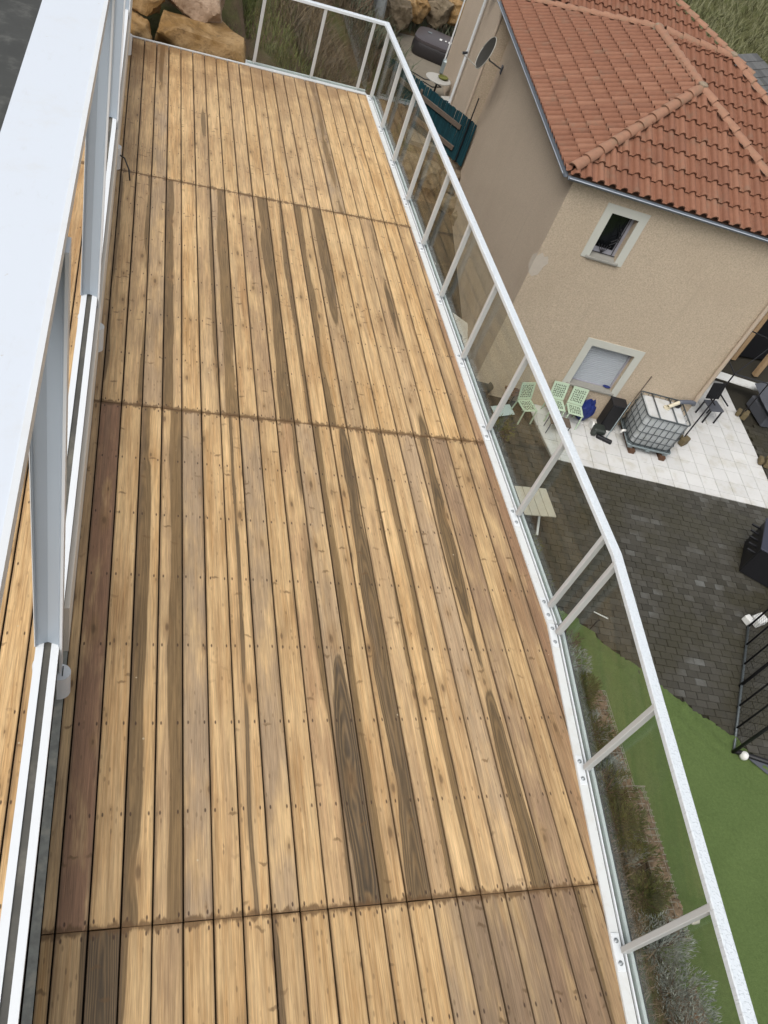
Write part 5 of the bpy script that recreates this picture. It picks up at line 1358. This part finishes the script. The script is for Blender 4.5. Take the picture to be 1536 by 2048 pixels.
# black metal chair behind the tank
bc = thing('metal_chair', G(3.75, 1.25, .02)[:], 'black metal chair with fabric seat at the far corner of the white patio', 'chair', None, HT + .25)
MB().box((0, 0, .46), (.46, .46, .05), ch=.015).build('seat', 'greyfab', bc)
MB().box((.0, .26, .78), (.46, .04, .5), (1, 0, 0), (0, .97, -.2), (0, .2, .97), .01).build('backrest', 'black', bc)
for sx in (-1, 1):
    for sy in (-1, 1): MB().bar((sx * .20, sy * .20, 0), (sx * .20, sy * .19, .44), .035, .035).build('leg', 'black', bc)
    MB().bar((sx * .23, -.2, .66), (sx * .23, .24, .68), .03, .03).build('armrest', 'black', bc)
# gazebo poles with concrete block weights
gz_ = [((2.53, -.10), 'gazebo pole base block beside the water tank'), ((5.06, 1.78), 'gazebo pole base block on the right edge of the patio'), ((5.05, -.18), 'gazebo pole base block at the right picture edge')]
gpts = [(14.45, 13.68), (17.24, 15.10), (16.98, 13.18), (14.9, 16.4)]
gzb = thing('gazebo_frame', (14.45, 13.68, GZ), 'thin black gazebo frame standing over the corner of the white patio', 'gazebo'); GB = Vector((14.45, 13.68, GZ))
for x, y in gpts: iP(MB().tube([(x, y, GZ + .02), (x, y, GZ + 2.45)], .019, 8).build('pole', 'iron', gzb), GB)
tops = [Vector((x, y, GZ + 2.45)) for x, y in gpts]
for i, j in ((0, 2), (2, 1), (1, 3), (3, 0)): iP(MB().tube([tops[i], tops[j]], .016, 6).build('cross_bar', 'iron', gzb), GB)
for i in range(4):
    cen = sum(tops, Vector()) / 4 + UP * .5; iP(MB().tube([tops[i], cen], .013, 6).build('roof_bar', 'iron', gzb), GB)
for k, ((x, y), lb) in enumerate(zip(gpts[:3], ('mossy concrete weight at the pole beside the water tank', 'mossy concrete weight at the pole on the right patio edge', 'mossy concrete weight at the pole by the right picture border'))):
    t = thing('pole_weight', (x, y, GZ + .02), lb, 'weight', 'concrete pole weights'); 
    MB().box((0, -.06, .12), (.30, .16, .22), ch=.02).build('block', 'block', t); MB().box((0, .12, .09), (.26, .12, .16), ch=.02).build('block', 'block', t); t.rotation_euler.z = .5 + .3 * k
# white bench board, timber posts and tarps at the right edge beyond the patio
tag(MB().box((17.4, 16.32, GZ + .38), (1.9, .34, .06), (.97, -.25, 0), (.25, .97, 0), UP, .01).build('white_bench', 'whitep'), 'long white board behind the black chair', 'board')
for k, ((x, y), h, lb) in enumerate((((18.45, 17.95), 2.2, 'left pine post beside the downpipe'), ((18.95, 17.25), 2.2, 'right pine post at the picture edge'))):
    tag(MB().box((x, y, GZ + h / 2), (.16, .16, h), ch=.012).build('timber_post', 'pine'), lb, 'post')
tag(MB().box((19.5, 18.7, GZ + .8), (1.6, 1.2, 1.6), ch=.05).build('black_shed', 'black'), 'black box like shelter between the two pine posts', 'shelter')
tp = MB(); vs_ = []; N_ = 9
for i in range(N_):
    for j in range(N_):
        a, b_ = i / (N_ - 1), j / (N_ - 1); vs_.append((17.5 + 1.9 * a + .3 * b_, 14.5 + 1.5 * b_, GZ + .75 - .55 * abs(a - .4) ** 1.4 + .10 * noise.noise(Vector((a * 3, b_ * 3, 4)))))
tp.add(vs_, [(i * N_ + j, (i + 1) * N_ + j, (i + 1) * N_ + j + 1, i * N_ + j + 1) for i in range(N_ - 1) for j in range(N_ - 1)])
o = tp.build('grey_tarpaulin', 'greyfab', None, True); tag(o, 'slack grey tarpaulin over a low stack at the right picture edge', 'tarpaulin')
tag(MB().box((18.4, 15.25, GZ + .2), (1.3, 1.0, .38), ch=.04).build('covered_stack', 'greyfab'), 'low dark stack under the grey tarpaulin', 'stack')

# ------------------------------------------------------------------ right side of the yard
tb = thing('dark_storage_box', (14.85, 9.62, GZ), 'large dark navy box with slatted edges at the right picture border', 'storage box', None, R_(-36)); 
MB().box((.3, 0, .44), (1.5, 1.15, .86), ch=.02).build('body', 'black', tb); MB().box((.3, 0, .89), (1.56, 1.2, .04), ch=.01).build('lid', 'navy', tb)
for k in range(5): MB().box((-.52, -.46 + k * .24, .62), (.26, .045, .05), ch=.006).build('slat_end', 'black', tb)
# black mesh enclosure
q0 = Vector((11.66, 5.02, GZ)); q1 = Vector((13.75, 8.15, GZ)); dq = (q1 - q0).normalized(); Lq = (q1 - q0).length
en = thing('mesh_enclosure', q0[:], 'black pole frame with fine netting standing on the turf edge', 'enclosure'); 
iP(MB().tube([q0 + UP * .06, q1 + UP * .06], .028, 8).build('bottom_rail', 'cage', en, True), q0)
iP(MB().tube([q0 + UP * 1.85, q1 + UP * 1.85], .024, 8).build('top_rail', 'black', en, True), q0)
for k in range(7):
    p = q0 + dq * (Lq * k / 6.6); iP(MB().tube([p + UP * .0, p + UP * 1.85], .036 if k in (0, 3) else .022, 8).build('pole', 'black', en, True), q0)
net = MB(); 
for k in range(34): p = q0 + dq * (Lq * k / 33); net.tube([p + UP * .08, p + UP * 1.84], .0025, 3, False)
for k in range(24): w_ = .08 + 1.76 * k / 23; net.tube([q0 + UP * w_, q1 + UP * w_], .0025, 3, False)
iP(net.build('netting', 'black', en), q0)
q2 = Vector((13.6, 4.3, GZ)); iP(MB().tube([q0 + UP * .10, q2 + UP * .10], .05, 8).build('base_beam', 'black', en, True), q0)
iP(MB().prism([(q0 + Vector((.25, -.12, 0)))[:2], (q2 + Vector((0, -.1, 0)))[:2], (q2 + Vector((0, -2, 0)))[:2], (q0 + Vector((1.0, -1.0, 0)))[:2]], GZ + .06, GZ + .075).build('floor_sheet', 'greyfab', en), q0)
bl = MB().lathe((0, 0, 0), [(.02, -.09), (.065, -.065), (.09, 0), (.065, .065), (.02, .09)], 16).build('white_ball', 'whitep', None, True); bl.location = q0 + Vector((.16, -.10, .10)); tag(bl, 'white ball lying at the foot of the mesh enclosure', 'ball')
wb = thing('white_crate', (13.9, 8.02, GZ), 'white plastic crate behind the mesh enclosure', 'crate', None, .3)
MB().box((0, 0, .10), (.34, .24, .18), ch=.015).build('body', 'whitep', wb); MB().box((-.28, .08, .09), (.16, .2, .16), ch=.015).build('tub', 'whitep', wb)
# garden hook and rod, table by the wall
hk = MB().tube([(9.43, 7.68, GZ), (9.43, 7.68, GZ + .30), (9.46, 7.70, GZ + .37), (9.52, 7.73, GZ + .37), (9.54, 7.74, GZ + .32)], .012, 6).build('garden_hook', 'iron', None, True); tag(hk, 'black garden hook stuck in the tip of the turf', 'hook')
rdx = MB().tube([(9.72, 8.14, GZ + .02), (10.0, 7.98, GZ + .02)], .012, 6).build('pale_rod', 'whitep'); tag(rdx, 'short pale rod lying on the paving near the turf tip', 'rod')
gt = thing('garden_table', (8.7, 10.45, GZ), 'pale wooden garden table seen through the glass', 'table')
for k in range(4): MB().box((-.30 + k * .2, 0, .72), (.19, .80, .035), ch=.006).build('plank', 'tablewood', gt)
for sx in (-1, 1):
    MB().bar((sx * .30, -.33, 0), (sx * .30, .33, .69), .05, .03).build('leg', 'whitep', gt); MB().bar((sx * .30, .33, 0), (sx * .30, -.33, .69), .05, .03, (0, 0, 1)).build('leg', 'whitep', gt)
MB().box((0, 0, .69), (.72, .06, .03)).build('rail', 'whitep', gt)
bmx = thing('reflection_bar', (7.7, 10.2, -6.9), 'dark bar added on the bank for a band reflected in the glass', 'beam'); iP(MB().bar((7.75, 12.6, ground_z(7.75, 12.6) + .25), (8.35, 8.1, GZ + .45), .14, .12, (0, 0, 1), .01).build('timber', 'oldwood', bmx), Vector((7.7, 10.2, -6.9)))  # solid bar added in place of the dark veranda reflection in the glass

# ------------------------------------------------------------------ terrace with teal fence, hot tub, tables
FA = Vector((10.06, 24.34, -6.40)); FBp = Vector((7.55, 27.6, -6.2))
fn = thing('teal_screen_fence', FA[:], 'dark teal slatted privacy fence running to the house wall', 'fence'); df_ = (FBp - FA).normalized(); Lf = (FBp - FA).length; nf = Vector((-df_.y, df_.x, 0))
if nf.y > 0: nf = -nf
ns_ = 92
slm = MB().box((0, 0, .66), (Lf / ns_ * .97, .018, 1.36)).mesh('slat'); slm.materials.append(MT['teal'])
for k in range(ns_):
    o = link('slat', slm, None, fn); p = FA + df_ * (Lf * (k + .5) / ns_); o.location = p - FA + UP * random.uniform(-.02, .03); o.rotation_euler = (random.uniform(-.01, .01), random.uniform(-.012, .012), math.atan2(df_.y, df_.x))
for h_ in (.30, .98): iP(MB().bar(FA + df_ * .5 + nf * .05 + UP * h_, FBp + nf * .05 + UP * h_, .05, .15, (0, 0, 1), .008).build('timber_rail', 'oldwood', fn), FA)
for s_ in (2.3, 4.2): iP(MB().bar(FA + df_ * s_ + nf * .09 - UP * .4, FA + df_ * s_ + nf * .09 + UP * 1.2, .09, .07, (1, 0, 0), .008).build('timber_post', 'oldwood', fn), FA)
iP(MB().tube([FA + df_ * .25 + nf * .06, FA + df_ * .25 + nf * .06 + UP * 2.05], .02, 6).build('stake', 'iron', fn), FA)
tz = -6.42
terrace = MB().prism([(8.2, 25.3), (10.4, 25.0), (11.5, 30.5), (14, 35), (9.2, 34.6), (8.7, 30)], tz - .2, tz + .05).build('terrace', simple('terrace_paving', (0.20, 0.175, 0.135), .85, .2, 4.0)); tag(terrace, kind='structure')
hb = Vector((10.98, 33.2, tz + .05)); tub = thing('hot_tub', hb[:], 'black inflatable hot tub with its cover on beside the house', 'hot tub', None, R_(-22))
def rsq(s, w, r): return [(a, b_, w) for a, b_ in rbox(0, s, s * .92, 0, 0, r, 6)]
lv = [(1.75, 0, .36), (1.90, .12, .44), (1.92, .36, .46), (1.84, .52, .46), (1.78, .56, .46)]
rg = [rsq(*l) for l in lv]; n_ = len(rg[0]); m = MB().add(sum(rg, []), [(k * n_ + i, k * n_ + (i + 1) % n_, k * n_ + n_ + (i + 1) % n_, k * n_ + n_ + i) for k in range(len(lv) - 1) for i in range(n_)]); smooth_by_angle(m.build('tub_wall', 'spa', tub), 40)
lv = [(1.88, .50, .48), (1.90, .55, .48), (1.88, .60, .48), (1.5, .64, .38), (.5, .66, .12)]
rg = [rsq(*l) for l in lv]; m = MB().add(sum(rg, []), [(k * n_ + i, k * n_ + (i + 1) % n_, k * n_ + n_ + (i + 1) % n_, k * n_ + n_ + i) for k in range(len(lv) - 1) for i in range(n_)] + [tuple(range(4 * n_, 5 * n_))]); smooth_by_angle(m.build('cover', 'spa_top', tub), 40)
for (x, y, w_, h_) in ((.05, -.20, .10, .20), (.25, -.15, .06, .14), (.42, -.14, .12, .22), (-.45, .1, .16, .10), (.58, -.1, .06, .16)): MB().box((x, y, .672), (w_, h_, .006)).build('print_mark', 'whitep' if w_ < .15 else 'steel', tub)
pu_ = thing('spa_pump', (11.02, 31.55, tz + .05), 'grey pump box between the hot tub and the house', 'pump', None, R_(-20)); MB().box((0, 0, .26), (.40, .36, .50), ch=.05).build('housing', 'steel', pu_); MB().box((.02, 0, .53), (.2, .18, .05), ch=.015).build('control_panel', 'whitep', pu_)
ht = MB().tube([(9.5, 31.0, tz + .07), (9.75, 30.8, tz + .07), (10.0, 30.55, tz + .07), (10.3, 30.6, tz + .07), (10.6, 30.2, tz + .07), (10.2, 30.0, tz + .07), (9.9, 30.3, tz + .07)], .02, 6).build('garden_hose', 'black', None, True); tag(ht, 'black hose looped on the terrace in front of the hot tub', 'hose')
rt = thing('round_table', (9.95, 28.9, tz + .05), 'round mosaic table next to the teal fence', 'table')
MB().lathe((0, 0, .70), [(.42, 0), (.46, .01), (.46, .035), (.44, .04)], 28).build('top', 'mosaic', rt); MB().tube([(0, 0, 0), (0, 0, .7)], .035, 10).build('column', 'iron', rt); MB().lathe((0, 0, 0), [(.24, 0), (.24, .02), (.05, .05)], 18).build('base', 'iron', rt)
tag(MB().lathe((10.12, 28.95, tz + .05 + .742), [(.13, 0), (.19, .06), (.17, .08), (.12, .04)], 16).build('bowl', 'olive', None, True), 'olive green bowl on the round mosaic table', 'bowl')
for k, (x, y, lb) in enumerate(((10.25, 28.1, 'pale square stool just below the round table'), (10.35, 27.2, 'lowest pale square stool next to the teal fence'))):
    t = thing('square_stool', (x, y, tz + .05), lb, 'stool', 'pale stools by the teal fence', .4)
    MB().box((0, 0, .44), (.40, .40, .05), ch=.015).build('seat', 'mosaic', t)
    for sx in (-1, 1):
        for sy in (-1, 1): MB().bar((sx * .15, sy * .15, 0), (sx * .15, sy * .15, .42), .04, .04).build('leg', 'whitep', t)

# ------------------------------------------------------------------ slate roofed outbuilding behind
sh = thing('slate_roof_house', (36, 49, -8), 'grey slate roofed building just behind the terracotta roof', 'building'); SB2 = Vector((36, 49, -8))
a0, a1, a2, a3 = Vector((33.5, 46.5, -5.6)), Vector((37.5, 43.2, -7.6)), Vector((43, 44.6, -7.4)), Vector((35.5, 47.0, -5.4))
ra, rb_ = Vector((28.4, 41.3, -5.4)), Vector((31.9, 43.6, -5.4)); ea, eb = Vector((28.6, 34.5, -7.0)), Vector((35.0, 38.6, -7.0))
iP(MB().add([ra, rb_, eb, ea, Vector((37, 44.5, -7.0))], [(0, 3, 2, 1), (1, 2, 4)]).build('roof', 'slate', sh), SB2)
rows = 11; cols = 12
for i in range(rows):
    for j in range(cols):
        def P_(s, t): return ra.lerp(rb_, s).lerp(ea.lerp(eb, s), t)
        s0, s1_ = j / cols, (j + .94) / cols; t0_, t1_ = i / rows, (i + 1.05) / rows
        up_ = Vector((0, 0, .06))
        iP(MB().add([P_(s0, t0_) + up_ * .4, P_(s1_, t0_) + up_ * .4, P_(s1_, t1_) + up_, P_(s0, t1_) + up_, P_(s1_, t1_), P_(s0, t1_)], [(0, 3, 2, 1), (3, 5, 4, 2)]).build('slate', 'slate', sh), SB2) if (i + j) % 1 == 0 else None
iP(MB().add([ea + Vector((.3, .3, -.1)), eb + Vector((-.3, .3, -.1)), eb + Vector((-.3, .3, -2.5)), ea + Vector((.3, .3, -2.5))], [(0, 1, 2, 3)]).build('wall', 'slab', sh), SB2)
# rotating cowl seen above the terracotta roof edge
dish(G(-4.25, 11.9, 5.9), -HU * 0.5 - HV * 0.8 + UP * .35, G(u2 - .05, 11.9, 5.6), .30, 'second satellite dish cut by the top picture edge')
